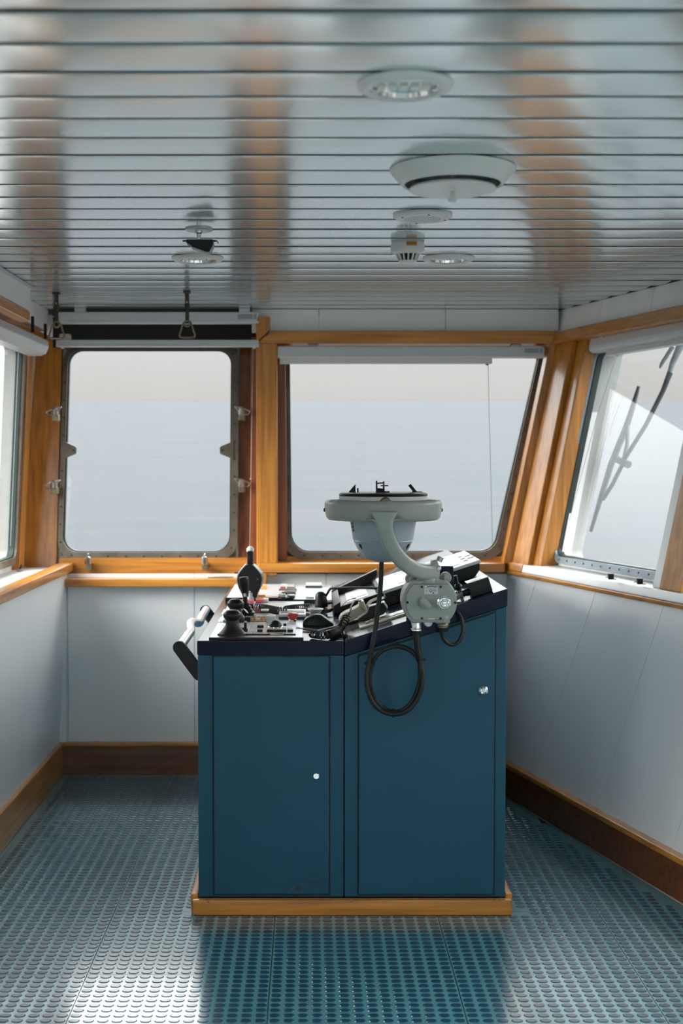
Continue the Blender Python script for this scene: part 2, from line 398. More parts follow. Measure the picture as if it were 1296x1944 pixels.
def bolts_along(M, o_, i_, step, o, parent, r=.0045, m='dark_gasket'):
    mid = [((a[0] + c[0]) / 2, (a[1] + c[1]) / 2) for a, c in zip(o_, i_)]; P = [M(a, z, o) for a, z in mid]; P.append(P[0])
    ax = (M(0, 0, 0) - M(0, 0, 1)).normalized(); b = nb(); acc = 0
    for p, q in zip(P, P[1:]):
        l = (q - p).length; s = step - acc
        while s <= l:
            lathe([(r, -.001), (r, .002), (r * .6, .0035), (0, .0035)], p.lerp(q, s / l), ax, 8, b); s += step
        acc = (acc + l) % step
    part('bolt_heads', b, m, parent, 30, 'stuff')

# ---- front wall
wf = part('wall_front', box(-1.6, 1.0, 5.925, 6.02, -.05, .90), 'white_paint', None, 0, 'structure')
tag(wf, 'white panelled wall under the two front windows', 'wall')
core = nb()
A_ = [(-1.6, .885), (1.02, .885), (1.30, 2.12), (-1.6, 2.12)]
W1o = [(-1.138, 1.946), (-.329, 1.946), (-.329, .964), (-1.147, .964)]; W1i = [(-1.117, 1.927), (-.361, 1.927), (-.362, .997), (-1.126, .997)]
W2o = [(-.130, 1.955), (1.097, 1.955), (.872, .966), (-.122, .966)]; W2i = [(-.098, 1.915), (1.063, 1.915), (.840, .999), (-.087, .999)]
for poly in ([(-1.6, .86), (1.05, .86), (1.05, .975), (-1.6, .975)], [(-1.6, 1.935), (1.35, 1.935), (1.35, 2.12), (-1.6, 2.12)],
             [(-1.6, .975), (-1.138, .975), (-1.128, 1.935), (-1.6, 1.935)], [(-.338, .975), (-.112, .975), (-.120, 1.935), (-.338, 1.935)],
             [(.863, .975), (1.02, .975), (1.24, 1.935), (1.083, 1.935)]):
    slabM(MF, poly, .004, .05, 0, core)
part('window_wall', core, 'white_paint', wf, 0)
xs = [-1.30, -1.092, -.520, .073, .64, 1.0]
for xa, xb in zip(xs, xs[1:]): part('panel', box(xa + .0012, xb - .0012, 5.91, 5.927, .13, .905, .001), 'white_panel', wf, 30)
xs = [-.26, .04, .605, 1.11]
for xa, xb in zip(xs, xs[1:]): part('panel', box(xa + .001, xb - .001, 5.905, 5.92, 1.985, CEIL - .001, .001), 'frieze_white', wf, 30)
part('corner_strip', box(-1.16, -1.098, 5.895, 5.912, .14, .86, .003), 'white_panel', wf, 30)
bb = part('baseboard_front', box(-1.14, .72, 5.885, 5.925, 0, .128, .003), 'wood_dark', None, 30, 'structure')
tag(bb, 'dark brown wooden baseboard under the front wall', 'baseboard')
part('bead', box(-1.14, .72, 5.878, 5.91, .128, .146, .005), 'wood_x', bb, 30)

w1, o1, i1 = window('window_1', MF, W1o, W1i, [.07, .07, .085, .085], [.065, .065, .075, .075], 'bronze_frame', 'square bronze-framed window with clamp latches in the front wall', .07, .012, .03)
bolts_along(MF, o1, i1, .082, -.029, w1)
for sgn, u_, v_ in ((1, -1.122, 1.46), (-1, -.361, 1.46)):      # two pointed lugs on the frame
    part('lug', slabM(MF, roundpoly([(u_ - sgn * .012, v_ + .045), (u_ + sgn * .052, v_ + .018), (u_ + sgn * .052, v_ - .014), (u_ - sgn * .012, v_ - .04)][::1], [.004, .012, .012, .004], 4), -.034, -.018, .002), 'bronze_frame', w1, 30)
    part('lug_bolt', lathe([(.005, 0), (.005, .004), (0, .004)], MF(u_ + sgn * .04, v_ + .002, -.034), (0, -1, 0), 8), 'dark_gasket', w1, 30)
def latch(parent, p, side, up=1):
    # clamp: dark block, round nut and folding wing loop
    b = box(p.x - .014, p.x + .014, p.y - .02, p.y + .03, p.z - .028, p.z + .002, .003); lt = part('latch', b, 'brass_aged', parent, 30)
    b = lathe([(.016, 0), (.016, .012), (.011, .03), (.004, .034), (0, .034)], V((p.x, p.y - .018, p.z + .004)), (0, -.5, .85), 12); part('nut', b, 'steel', lt, 30)
    q = V((p.x, p.y - .03, p.z + .014))
    if up: loop = [q + V((-side * .03, 0, .022)), q + V((side * .005, -.004, .014)), q + V((side * .04, 0, .000)), q + V((side * .028, .004, -.016)), q + V((0, .005, -.012)), q + V((-side * .03, 0, .022))]
    else: loop = [q + V((0, 0, -.01)), q + V((-.004, -.01, .016)), q + V((.004, -.012, .034))]
    part('wing', tube(loop, .0042, 6), 'steel', lt, 60)
for u_, v_, sd in ((106, 788, -1), (104, 926, -1), (459, 787, 1), (459, 923, 1)): latch(w1, at(u_, v_, 5.955), sd)
for u_, v_ in ((169, 1070), (389, 1070)): latch(w1, at(u_, v_, 5.935), 1, 0)

w2, o2, i2 = window('window_2', MF, W2o, W2i, [.05, .05, .10, .10], [.03, .03, .085, .085], 'bronze_frame', 'wide front window with a slanting right side, behind the gyro repeater', .07, .012, .03)
bolts_along(MF, o2, i2, .082, -.029, w2)

# wood lining of the front wall: each board is a piece of trim
tn = [0]
def trim(bm, m, label, smooth=30):
    tn[0] += 1; o = part('trim_%d' % tn[0], bm, m, None, smooth, 'structure'); return tag(o, label, 'trim')
def onF(u, v, o):
    d = ray(u, v); k = (5.857 + .147 * EYE + o) / (d.y - .147 * d.z); return V((d.x * k, d.y * k, EYE + d.z * k))
def leaning(pix, o, th, m, label, bev=.003):               # the same, lying in the outward-leaning window plane
    return trim(prism([onF(u, v, o) for u, v in pix], (0, th, 0), bev), m, label)
def facing(pix, Y, th, m, label, bev=.003):                # a board facing the camera side: corners read at depth Y
    return trim(prism([at(u, v, Y) for u, v in pix], (0, th, 0), bev), m, label)
leaning([(54, 640), (118, 640), (107, 1078), (48, 1078)], -.028, .05, 'wood_z', 'wide wooden board left of the square front window')
leaning([(455, 640), (477, 640), (477, 1092), (452, 1092)], -.004, .03, 'wood_shaded', 'wooden board, coloured as shaded, right of the square front window')
facing([(476, 640), (492, 640), (492, 1092), (476, 1092)], 5.955, .05, 'wood_shaded', 'narrow wooden board, coloured as shaded, beside the post between the front windows')
facing([(112, 1059), (480, 1059), (480, 1094), (112, 1094)], 5.96, .04, 'wood_x', 'wooden board below the square front window, above its ledge')
facing([(100, 596), (492, 596), (492, 660), (100, 660)], 6.06, .02, 'dark_hole', 'recess board behind the blind rails over the square window, its shade painted near-black')  # near-black colour paints in the shade of this recess
trim(box(-1.125, -.262, 5.845, 5.97, .852, .888, .006), 'wood_x', 'wooden ledge under the square front window')
trim(box(-.238, -.145, 5.868, 6.0, .90, 1.935, .006), 'wood_z', 'wooden post between the two front windows')
trim(box(-.230, .872, 5.858, 6.0, .914, .957, .007), 'wood_x', 'long wooden ledge under the wide front window')
trim(box(-.230, -.193, 5.860, 5.93, .852, .914, .004), 'wood_z', 'short wooden stub under the left end of the long ledge')
trim(prism([(-.238, 5.862, 1.933), (1.092, 5.862, 1.933), (1.110, 5.862, 1.989), (-.172, 5.862, 1.989)], (0, .14, 0), .006), 'wood_x', 'wooden beam across the top of the wide front window')
trim(prism([(-.238, 5.860, 1.936), (-.177, 5.860, 1.992), (-.177, 5.860, 2.052), (-.238, 5.860, 2.052)], (0, .1, 0), .005), 'wood_z', 'short mitred wooden upright above the post between the front windows')
facing([(524, 650), (541, 650), (545, 1064), (524, 1064)], 5.965, .05, 'wood_shaded', 'wooden side board, coloured as shaded, at the left of the wide window')
facing([(530, 1056), (955, 1056), (955, 1070), (530, 1070)], 5.975, .05, 'wood_x', 'thin wooden strip along the bottom of the wide window')
facing([(1045, 645), (1083, 645), (1002, 1070), (955, 1070)], 5.885, .10, 'wood_z', 'broad slanting wooden post at the right end of the wide window')

# ---- slanted right wall
def topquad(t0, t1, z0, z1): return [(t0, z0), (t1, z0), (t1, z1), (t0, z1)]
wr = part('wall_right', slabM(MR, topquad(-5.75, 3.3, -.05, .93), .02, .10), 'white_paint', None, 0, 'structure')
tag(wr, 'white panelled wall leaning outward on the right', 'wall')
zb, zt = .12, .925
bt = lambda z: (z - .145) / .762                          # panel joints lean forward as they rise
J = [(-5.68, -5.50), (-5.39, -5.17), (-4.853, -4.632), (-4.325, -4.124), (-3.805, -3.60)]
while J[-1][1] < 3.2: J.append((J[-1][0] + .525, J[-1][1] + .525))
for (a0, a1), (b0, b1) in zip(J, J[1:]):
    ex = lambda lo, hi, z: lo + (hi - lo) * bt(z)
    part('panel', slabM(MR, [(ex(a0, a1, zb) + .0012, zb), (ex(b0, b1, zb) - .0012, zb), (ex(b0, b1, zt) - .0012, zt), (ex(a0, a1, zt) + .0012, zt)], 0, .021, .001), 'white_panel', wr, 30)
J = [-5.45, -5.044, -4.62, -4.0]
while J[-1] < 3.2: J.append(J[-1] + .6)
for a0, a1 in zip(J, J[1:]): part('panel', slabM(MR, topquad(a0 + .001, a1 - .001, 1.975, CEIL - .0005), .0, .02, .001), 'frieze_white', wr, 30)
core = nb()
slabM(MR, topquad(-5.75, 3.3, .90, .985), .097, .14, 0, core); slabM(MR, topquad(-5.75, 3.3, 1.90, 2.12), .097, .14, 0, core); slabM(MR, topquad(-5.75, 3.3, 1.95, 2.12), .02, .1, 0, core)
wins = [(-5.186, -4.20)]
while wins[-1][1] < 2.2: wins.append((wins[-1][1] + .20, wins[-1][1] + 1.15))
ends = [-5.75] + [x for a in wins for x in a] + [3.3]
for a0, a1 in zip(ends[::2], ends[1::2]): slabM(MR, topquad(a0 - .012, a1 + .012, .985, 1.90), .097, .14, 0, core)
part('window_wall', core, 'white_paint', wr, 0)
prof = [(2.218, 0), (2.218, .118), (2.228, .118), (2.228, 0)]
def alongR(profile, t0, t1, bev=0):                        # a length of moulding along the slanted wall: (outward distance, z)
    return prism([TR_ * t0 + ER * e_ + V((0, 0, z)) for e_, z in profile], TR_ * (t1 - t0), bev)
bb = part('baseboard_right', alongR([(2.232, 0), (2.232, .125), (2.262, .125), (2.262, 0)], -5.60, 3.3, .003), 'wood_dark', None, 30, 'structure')
tag(bb, 'dark brown wooden baseboard along the slanted right wall', 'baseboard')
part('bead', alongR([(2.222, .125), (2.222, .147), (2.262, .147), (2.262, .125)], -5.60, 3.3, .006), 'wood_y', bb, 40)
ld = trim(alongR([(2.392, .925), (2.402, .960), (2.56, .966), (2.56, .925)], -5.52, 3.3, .006), 'white_panel', 'long pale-topped window ledge, its front sheen painted pale, with a brown lip along the slanted right wall', 40)  # pale front face paints in the sky sheen on varnished wood
part('lip', alongR([(2.386, .908), (2.386, .925), (2.43, .925), (2.43, .908)], -5.52, 3.3, .005), 'wood_y', ld, 40)
part('corner_block', alongR([(2.388, .9255), (2.398, .9615), (2.44, .9635), (2.44, .9255)], -5.522, -5.30, .005), 'wood_y', ld, 40)  # ledge front left in wood colour, where the painted sheen stops
trim(alongR([(2.566, 1.932), (2.585, 1.986), (2.68, 1.986), (2.68, 1.932)], -5.435, 3.3, .007), 'wood_y', 'wooden beam above the slanted right windows', 40)
RL = ['right-hand window with a wiper outside, on the slanted wall', 'second window along the slanted right wall', 'third window along the slanted right wall', 'fourth window along the slanted right wall', 'fifth window along the slanted right wall', 'sixth window along the slanted right wall', 'seventh window along the slanted right wall']
MRw = lambda a, z, o=0: MR(a, z, o + .09)
for n_, (a0, a1) in enumerate(wins):
    wn, oo, ii = window('window_%d' % (3 + n_), MRw, [(a0 - .002, 1.905), (a1 + .002, 1.905), (a1 + .002, .978), (a0 - .002, .978)],
        [(a0 + .034, 1.88), (a1 - .034, 1.88), (a1 - .034, 1.005), (a0 + .0, 1.005)] if n_ == 0 else [(a0 + .03, 1.88), (a1 - .03, 1.88), (a1 - .03, 1.005), (a0 + .03, 1.005)], .05, .035, 'steel_frame' if n_ == 0 else 'bronze_frame', RL[min(n_, 6)], .10, .012)
    if n_ < 2: bolts_along(MRw, oo, ii, .075, -.021, wn)
    if n_ == 0:
        trim(slabM(MR, [(-5.425, .955), (-5.265, .955), (-5.235, 1.945), (-5.39, 1.945)], -.012, .09, .006), 'wood_z', 'slanting wooden post in the corner beside the right-hand window')
        trim(slabM(MR, [(-5.262, .96), (-5.185, .96), (-5.152, 1.94), (-5.232, 1.94)], .012, .095, .008), 'wood_z', 'slanting wooden side board at the left of the right-hand window')
    trim(slabM(MR, [(a1 - .028, .96), (a1 + .04, .96), (a1 + .075, 1.94), (a1 + .01, 1.94)], .0, .095, .006), 'white_panel' if n_ == 0 else 'wood_z', 'narrow pale strip on the far side of the post after window %d along the right wall' % (n_ + 1) if n_ == 0 else 'far side board of the post after window %d along the right wall' % (n_ + 1))
    trim(slabM(MR, [(a1 + .042, .96), (a1 + .185, .96), (a1 + .215, 1.94), (a1 + .078, 1.94)], -.014, .095, .006), 'wood_z', 'broad wooden post after window %d along the right wall' % (n_ + 1))

# ---- left wall
wl = part('wall_left', slabM(MLW, topquad(-2.6, 5.95, -.05, .91), .02, .10), 'white_paint', None, 0, 'structure')
tag(wl, 'plain white panelled wall on the left', 'wall')
for y0, y1 in ((-2.5, -.3), (-.3, 1.9), (1.9, 4.1), (4.1, 5.905)):
    part('panel', slabM(MLW, topquad(y0 + .001, y1 - .001, .12, .912), 0, .021, .001), 'white_panel', wl, 30)
core = nb()
slabM(ML, topquad(-2.6, 6.1, .86, .965), .004, .05, 0, core); slabM(ML, topquad(-2.6, 6.1, 1.93, 2.12), .004, .05, 0, core)
winl = [(4.72, 5.79)]
winl.append((1.5, 2.5))                                   # a plain stretch of wall between the first two windows
while winl[-1][0] > -1.2: winl.append((winl[-1][0] - 1.22, winl[-1][0] - .2))
ends = [6.1] + [x for a in winl for x in a[::-1]] + [-2.6]
for a1, a0 in zip(ends[::2], ends[1::2]): slabM(ML, topquad(a0 - .012, a1 + .012, .965, 1.93), .004, .05, 0, core)
part('window_wall', core, 'white_paint', wl, 0)
bb = part('baseboard_left', box(-1.14, -1.112, -2.5, 5.885, 0, .142, .004), 'wood_y', None, 30, 'structure')
tag(bb, 'brown wooden baseboard under the plain left wall', 'baseboard')
LN = ['first', 'second', 'third', 'fourth', 'fifth', 'sixth', 'seventh']
WN = 3 + len(wins)
for n_, (a0, a1) in enumerate(winl):
    wn, oo, ii = window('window_%d' % (WN + n_), ML, [(a0, 1.935), (a1, 1.935), (a1, .960), (a0, .960)], [(a0 + .03, 1.905), (a1 - .03, 1.905), (a1 - .03, .99), (a0 + .03, .99)], .06, .045, 'bronze_frame',
        'left-hand side window above the stepped ledge' if n_ == 0 else '%s window back along the left wall' % LN[n_], .055, .012)
    trim(slabM(ML, topquad(a0 - .19, a0 - .01, .95, 1.95), -.09, .01, .006), 'wood_z', 'wooden post before the %s left wall window' % LN[n_])
trim(slabM(ML, topquad(5.80, 5.90, .93, 1.96), -.03, .02, .005), 'wood_z', 'narrow wooden strip in the corner beside the left-hand window')
# ledge with pale top and wooden nosing
trim(box(-1.33, -1.125, -2.5, 5.955, .895, .932, .003), 'white_paint', 'pale window ledge top along the left wall')
trim(prism([(-1.128, -2.5, .912), (-1.072, -2.5, .912), (-1.070, -2.5, .952), (-1.128, -2.5, .956)], (0, 8.46, 0), .007), 'wood_y', 'rounded wooden nosing on the left window ledge', 40)
# hanging valances of the left side: nearer box and farther set-back panel
trim(box(-1.14, -1.082, -2.5, 5.13, 1.992, CEIL, .003), 'white_panel', 'nearer white valance box under the ceiling on the left')
trim(box(-1.35, -1.172, 5.10, 5.93, 1.992, CEIL, .003), 'white_panel', 'farther set-back white valance panel in the left front corner')
trim(box(-1.13, -1.076, -2.5, 5.10, 1.945, 1.992, .012), 'wood_y', 'rounded wooden rail under the nearer left valance', 40)
trim(box(-1.36, -1.165, -2.5, 5.95, 1.935, 1.975, .008), 'wood_y', 'wooden rail above the left windows behind the valance', 40)
trim(box(-1.088, -1.074, 2.0, 5.17, CEIL - .014, CEIL - .001, .002), 'alu_white', 'thin metal edge strip where the left valance meets the ceiling')
for n_, (u_, v_, Y) in enumerate(((62, 617, 5.33), (86, 630, 5.72))):
    p = at(u_, v_, Y); b = box(p.x - .006, p.x + .006, Y - .006, Y + .006, p.z - .03, p.z + .035, .002)
    tag(part('bracket', b, 'black_plastic', None, 30), ('nearer' if n_ == 0 else 'farther') + ' small black strap bracket under the left valance', 'bracket', 'valance brackets')

# ---- back wall, behind the camera
wb = part('wall_back', slabM(MB_, topquad(-1.6, 3.4, -.05, .98), 0, .08), 'white_paint', None, 0, 'structure')
tag(wb, 'white back wall with a row of windows behind the viewer', 'wall')
core = nb(); slabM(MB_, topquad(-1.6, 3.4, 1.92, 2.12), 0, .05, 0, core)
wb_w = [(-1.0, .1), (.3, 1.4), (1.6, 2.7)]
for a0, a1 in ((-1.6, -1.0), (.1, .3), (1.4, 1.6), (2.7, 3.4)): slabM(MB_, topquad(a0 - .01, a1 + .01, .98, 1.92), 0, .05, 0, core)
part('window_wall', core, 'white_paint', wb, 0)
for n_, (a0, a1) in enumerate(wb_w):
    window('window_%d' % (WN + len(winl) + n_), MB_, [(a0, 1.925), (a1, 1.925), (a1, .975), (a0, .975)], [(a0 + .04, 1.89), (a1 - .04, 1.89), (a1 - .04, 1.01), (a0 + .04, 1.01)], .05, .04, 'bronze_frame', LN[n_] + ' back wall window from the left', .05)

# ================================================================== the console
YF, XL, XM, XR = 4.068, -.348, .1065, .610                # front face, left end, middle joint, right end
YB = 5.82
grp = 'blue console cabinets'
c1 = thing('console_cabinet', ((XL + XM) / 2, YF, 0), 'lower blue cabinet on the left half of the console with a flat top', 'cabinet', grp)
part('body', box(XL, XM - .0012, YF, YB, .05, .8105, .003), 'blue_paint', c1)
part('door_gap', box(-.303, .0635, YF - .0008, YF + .002, .056, .812), 'dark_hole', c1, 0)
d = part('door', box(-.299, .0595, YF - .009, YF, .0605, .808, .005, seg=3), 'blue_paint', c1)
p = at(600, 1472, YF - .009)
k_ = part('keyhole_lock', lathe([(.0135, 0), (.0135, .004), (.011, .009), (.0085, .012), (0, .012)], p, (0, -1, 0), 20), 'chrome', d)
part('key_slot', box(p.x - .0015, p.x + .0015, p.y - .0128, p.y - .011, p.z - .007, p.z + .006), 'dark_hole', k_, 0) if False else None
b = nb()
for q0, q1, hw in (((545, 1694), (617, 1660), .006), ((560, 1692), (610, 1672), .004), ((603, 1694), (600, 1668), .002)):
    a_, e_ = at(*q0, YF - .0093), at(*q1, YF - .0093); dr = (e_ - a_).normalized(); n_ = V((-dr.z, 0, dr.x))
    prism([a_ - n_ * hw, a_ + n_ * hw, e_ + n_ * hw * .3, e_ - n_ * hw * .3], (0, .0002, 0), 0, b)
part('scuff_mark', b, 'blue_scuff', d, 0, None, 'dark scuff marks at the foot of the door')

c2 = thing('console_cabinet', ((XM + XR) / 2, YF, 0), 'taller blue cabinet on the right half of the console with a slanting top', 'cabinet', grp)
part('body', prism([(XM + .0012, YF, .05), (XR, YF, .05), (XR, YF, slope_z(XR) - .056), (XM + .0012, YF, .806)], (0, YB - YF, 0), .003), 'blue_paint', c2)
sl_ = lambda x, dz: slope_z(x) + dz
xa, xb = .152, .573
part('door_gap', prism([(xa - .004, YF - .0008, .056), (xb + .004, YF - .0008, .056), (xb + .004, YF - .0008, sl_(xb, -.058)), (xa - .004, YF - .0008, sl_(xa, -.058))], (0, .002, 0)), 'dark_hole', c2, 0)
d = part('door', prism([(xa, YF - .009, .0605), (xb, YF - .009, .0605), (xb, YF - .009, sl_(xb, -.0625)), (xa, YF - .009, sl_(xa, -.0625))], (0, .009, 0), .005), 'blue_paint', c2)
p = at(917, 1311, YF - .009)
part('keyhole_lock', lathe([(.016, 0), (.016, .005), (.0125, .010), (.009, .012), (.006, .009), (0, .009)], p, (0, -1, 0), 20), 'chrome', d)
q = at(697, 1318, YF - .009); part('rivet', lathe([(.004, 0), (.003, .003), (0, .003)], q, (0, -1, 0), 10), 'steel', d)

wt = thing('console_worktop', (.13, YF, DESK), 'dark navy glossy worktop of the blue console, rising to the right', 'worktop')
part('flat_slab', box(XL - .002, XM - .0008, YF - .004, YB + .03, .811, DESK, .0035), 'navy_gloss', wt)
part('sloped_slab', prism([(XM + .0008, YF - .004, .807), (XR + .003, YF - .004, slope_z(XR) - .054), (XR + .003, YF - .004, slope_z(XR)), (XM + .0008, YF - .004, DESK)], (0, YB + .034 - YF, 0), .0035), 'navy_gloss', wt)

pl = thing('console_plinth', (.13, YF, 0), 'orange-brown wooden plinth board around the foot of the blue console', 'plinth')
fb = part('front_board', box(-.366, .628, YF - .028, YF - .002, .0005, .050, .006), 'wood_x', pl)
for u_ in (396, 667, 943):
    p = at(u_, 1712 - (u_ - 396) * .006, YF - .028); part('screw', lathe([(.0042, -.001), (.0042, .001), (.002, .002), (0, .0015)], p, (0, -1, 0), 10), 'brass_aged', fb)
part('side_board', box(-.372, -.3485, YF, YB, .0005, .062, .006), 'wood_y', pl)
part('side_board', box(.6105, .633, YF, YB, .0005, .062, .006), 'wood_y', pl)

# grab rail on the left side
gr = thing('grab_rail', (-.40, 4.7, .8), 'chrome grab bar on two black brackets at the left side of the console', 'grab rail')
def strip(p0, p1, hw, y0, y1):                             # oval strip in the x-z plane
    d = (p1 - p0); d.y = 0; d.normalize(); n_ = V((-d.z, 0, d.x)); P = []
    for i in range(9): a = math.pi / 2 + math.pi * i / 8; P.append(p0 + (d * math.cos(a) + n_ * math.sin(a)) * hw)
    for i in range(9): a = -math.pi / 2 + math.pi * i / 8; P.append(p1 + (d * math.cos(a) + n_ * math.sin(a)) * hw)
    return prism([V((q.x, y0, q.z)) for q in P], (0, y1 - y0, 0), .003)
A0 = at(340, 1229, 4.19); A1 = at(372, 1272, 4.19); off = A1 - A0
part('bracket', strip(A0, A1 + off * .18, .021, 4.185, 4.205), 'black_plastic', gr)
B0 = V((A0.x, 5.24, A0.z)); part('bracket', strip(B0, B0 + off * 1.18, .021, 5.23, 5.25), 'black_plastic', gr)
bar = smoothpath([A0 + V((.004, .01, .004)), A0 + V((.004, .25, .004)), A0 + V((.004, .36, .004)), A0 + V((-.008, .47, .014)), A0 + V((-.006, .56, .012)), A0 + V((.010, .64, .0)), A0 + V((.008, .75, .002)), V((B0.x + .004, 5.232, B0.z + .002))], 8)
part('bar', tube(bar, .0155, 20), 'brushed_alu', gr, 60)

# ------------------------------------------------------------------ flat desk: plates, keys, levers
Z1 = DESK + .0065
cp = thing('control_panel', (-.12, 4.6, DESK), 'wide silver control plate with black-edged modules on the flat left desk', 'control panel')
f0, f1 = az(397, 1215, DESK), az(576, 1215, DESK)
part('base_plate', box(f0.x, f1.x - .004, 4.088, 5.16, DESK, Z1 - .0003, .001), 'silver_panel', cp)
part('edge_strip', box(f0.x - .001, f1.x - .0, 4.082, 4.089, DESK, Z1 + .001, .0008), 'black_plastic', cp)
# module plates (left to right) in the front row
m0, m1 = -.292, -.045
cuts = [m0, m0 + .098, m0 + .150, m1]
for xa, xb in zip(cuts, cuts[1:]): part('module_plate', box(xa + .0007, xb - .0007, 4.148, 4.46, Z1, Z1 + .004, .0006), 'silver_panel', cp)
part('edge_strip', box(m0, m1, 4.1445, 4.1485, Z1 - .001, Z1 + .0042, .0006), 'black_plastic', cp)
for xa, xb, ya, yb in ((-.315, -.235, 4.48, 4.62), (-.318, -.225, 4.70, 4.86)): part('label_plate', box(xa, xb, ya, yb, Z1, Z1 + .0015, .0004), 'white_key', cp)
b = nb()
for i in range(5): box(m0 + .01 + i * .05, m0 + .013 + i * .05, 4.152, 4.155, Z1 + .004, Z1 + .0055, 0, b)
for x_, y_ in ((-.185, 4.19), (-.185, 4.21), (-.178, 4.24), (-.290, 4.36), (-.285, 4.34)): lathe([(.0012, 0), (.0012, .001), (0, .001)], (x_, y_, Z1 + .004), (0, 0, 1), 6, b)
part('small_marks', b, 'ink', cp, 0, 'stuff')
Z2 = Z1 + .004
def key(u, v, wpx, hgt, dep, m, parent, z=None, name='key', bev=.001):   # a push button whose front foot is seen at (u, v)
    z = Z2 if z is None else z; p = az(u, v, z); wd = wpx * p.y / FPX
    return part(name, box(p.x - wd / 2, p.x + wd / 2, p.y, p.y + dep, z, z + hgt, bev), m, parent)
for u_, v_, wp in ((494, 1192, 12), (493, 1200, 10)): key(u_, v_, wp, .008, .02, 'black_plastic', cp)
key(525, 1200, 37, .008, .03, 'black_plastic', cp, None, 'key_strip'); key(550.5, 1200, 11, .008, .03, 'black_plastic', cp, None, 'key_strip')
key(525, 1206.5, 25, .004, .03, 'screen_glass', cp, None, 'window'); key(525, 1209.5, 28, .0015, .012, 'white_key', cp, None, 'label_strip')
key(550, 1195, 9, .005, .03, 'white_key', cp, None, 'key')
# lamp row and light-up keys behind the front modules
lp = part('lamp_strip', box(-.225, -.135, 4.48, 4.62, Z1, Z1 + .004, .001), 'brown_pen', cp)
for i in range(6):
    for j in range(2):
        x_ = -.215 + i * .0125; part('lamp', lathe([(.0045, 0), (.0045, .004), (.003, .007), (0, .0075)], (x_, 4.51 + j * .055, Z1 + .004), (0, 0, 1), 10), 'orange_key' if (i + j) % 3 else 'white_key', lp)
wb_ = key(513.5, 1184, 17, .026, .04, 'white_key', cp, Z1, 'lamp_block', .002)
key(513.5, 1183.6, 8, .011, .002, 'label_grey', cp, Z1, 'lamp_window', .0004)
for u_, v_, wp, m_ in ((489, 1163.5, 12, 'pink_key'), (502, 1164, 17, 'black_plastic'), (521, 1162, 8, 'pink_key'), (462, 1146, 8, 'pink_key'), (475, 1147, 12, 'pink_key'), (492, 1145, 14, 'pink_key'), (504, 1144, 10, 'white_key'), (470, 1183, 10, 'black_plastic')):
    key(u_, v_, wp, .014 if m_ != 'black_plastic' else .02, .04, m_, cp, Z1)
key(502, 1161.0, 15, .004, .05, 'cream_plastic', cp, Z1 + .02)
# louvred box
q0, q1 = az(529, 1176, Z1), az(580, 1176, Z1)
lb = part('louvred_box', box(q0.x, q1.x, q0.y, q0.y + .16, Z1, Z1 + .018, .002), 'silver_panel', cp)
part('dark_base', box(q0.x, q1.x, q0.y - .002, q0.y, Z1, Z1 + .009), 'dark_gasket', lb, 0)
for yy in (.035, .085): part('slot', box(q0.x + .006, q1.x - .004, q0.y + yy, q0.y + yy + .02, Z1 + .018, Z1 + .0195, .0005), 'dark_gasket', lb, 0)
# rear panel, raised
rp = thing('rear_control_panel', (-.07, 5.45, DESK), 'raised silver button panel at the window end of the flat desk', 'control panel')
ZR = DESK + .014
part('base_plate', box(-.33, -.068, 5.20, 5.80, DESK, ZR, .001), 'silver_panel', rp); part('base_plate', box(-.064, .095, 5.17, 5.80, DESK, ZR - .004, .001), 'silver_panel', rp)
part('edge_strip', box(-.335, -.066, 5.195, 5.2, DESK, ZR + .002, .0006), 'black_plastic', rp); part('edge_strip', box(-.064, .03, 5.165, 5.17, DESK, ZR - .002, .0006), 'dark_gasket', rp)
def rkey(u, v, wpx, m_, hgt=.010, dep=.035): return key(u, v, wpx, hgt, dep, m_, rp, ZR)
for u_, v_ in ((497, 1115), (497, 1119), (495, 1133), (493, 1137)):
    rkey(u_, v_, 17, 'orange_key', .006, .03)
for u_, v_, wp, m_ in ((539, 1114, 11, 'white_key'), (537, 1119, 10, 'red_plastic'), (552, 1119.5, 16, 'brown_pen'), (546, 1123, 33, 'dark_gasket'), (546, 1126, 30, 'brown_pen'), (548, 1129, 26, 'dark_gasket'), (534, 1128, 12, 'white_key'), (535, 1133, 13, 'white_key'), (552, 1134, 14, 'white_key'), (538, 1138, 8, 'black_plastic'), (532, 1137, 9, 'brown_pen'), (554, 1136, 11, 'dark_gasket')): rkey(u_, v_, wp, m_)
rkey(595.5, 1116.5, 32, 'dark_gasket', .010, .01); rkey(595.5, 1114.2, 30, 'white_key', .012, .08)
rkey(588, 1134.5, 15, 'silver_bezel', .004, .05); rkey(588, 1136, 16, 'dark_gasket', .002, .01)

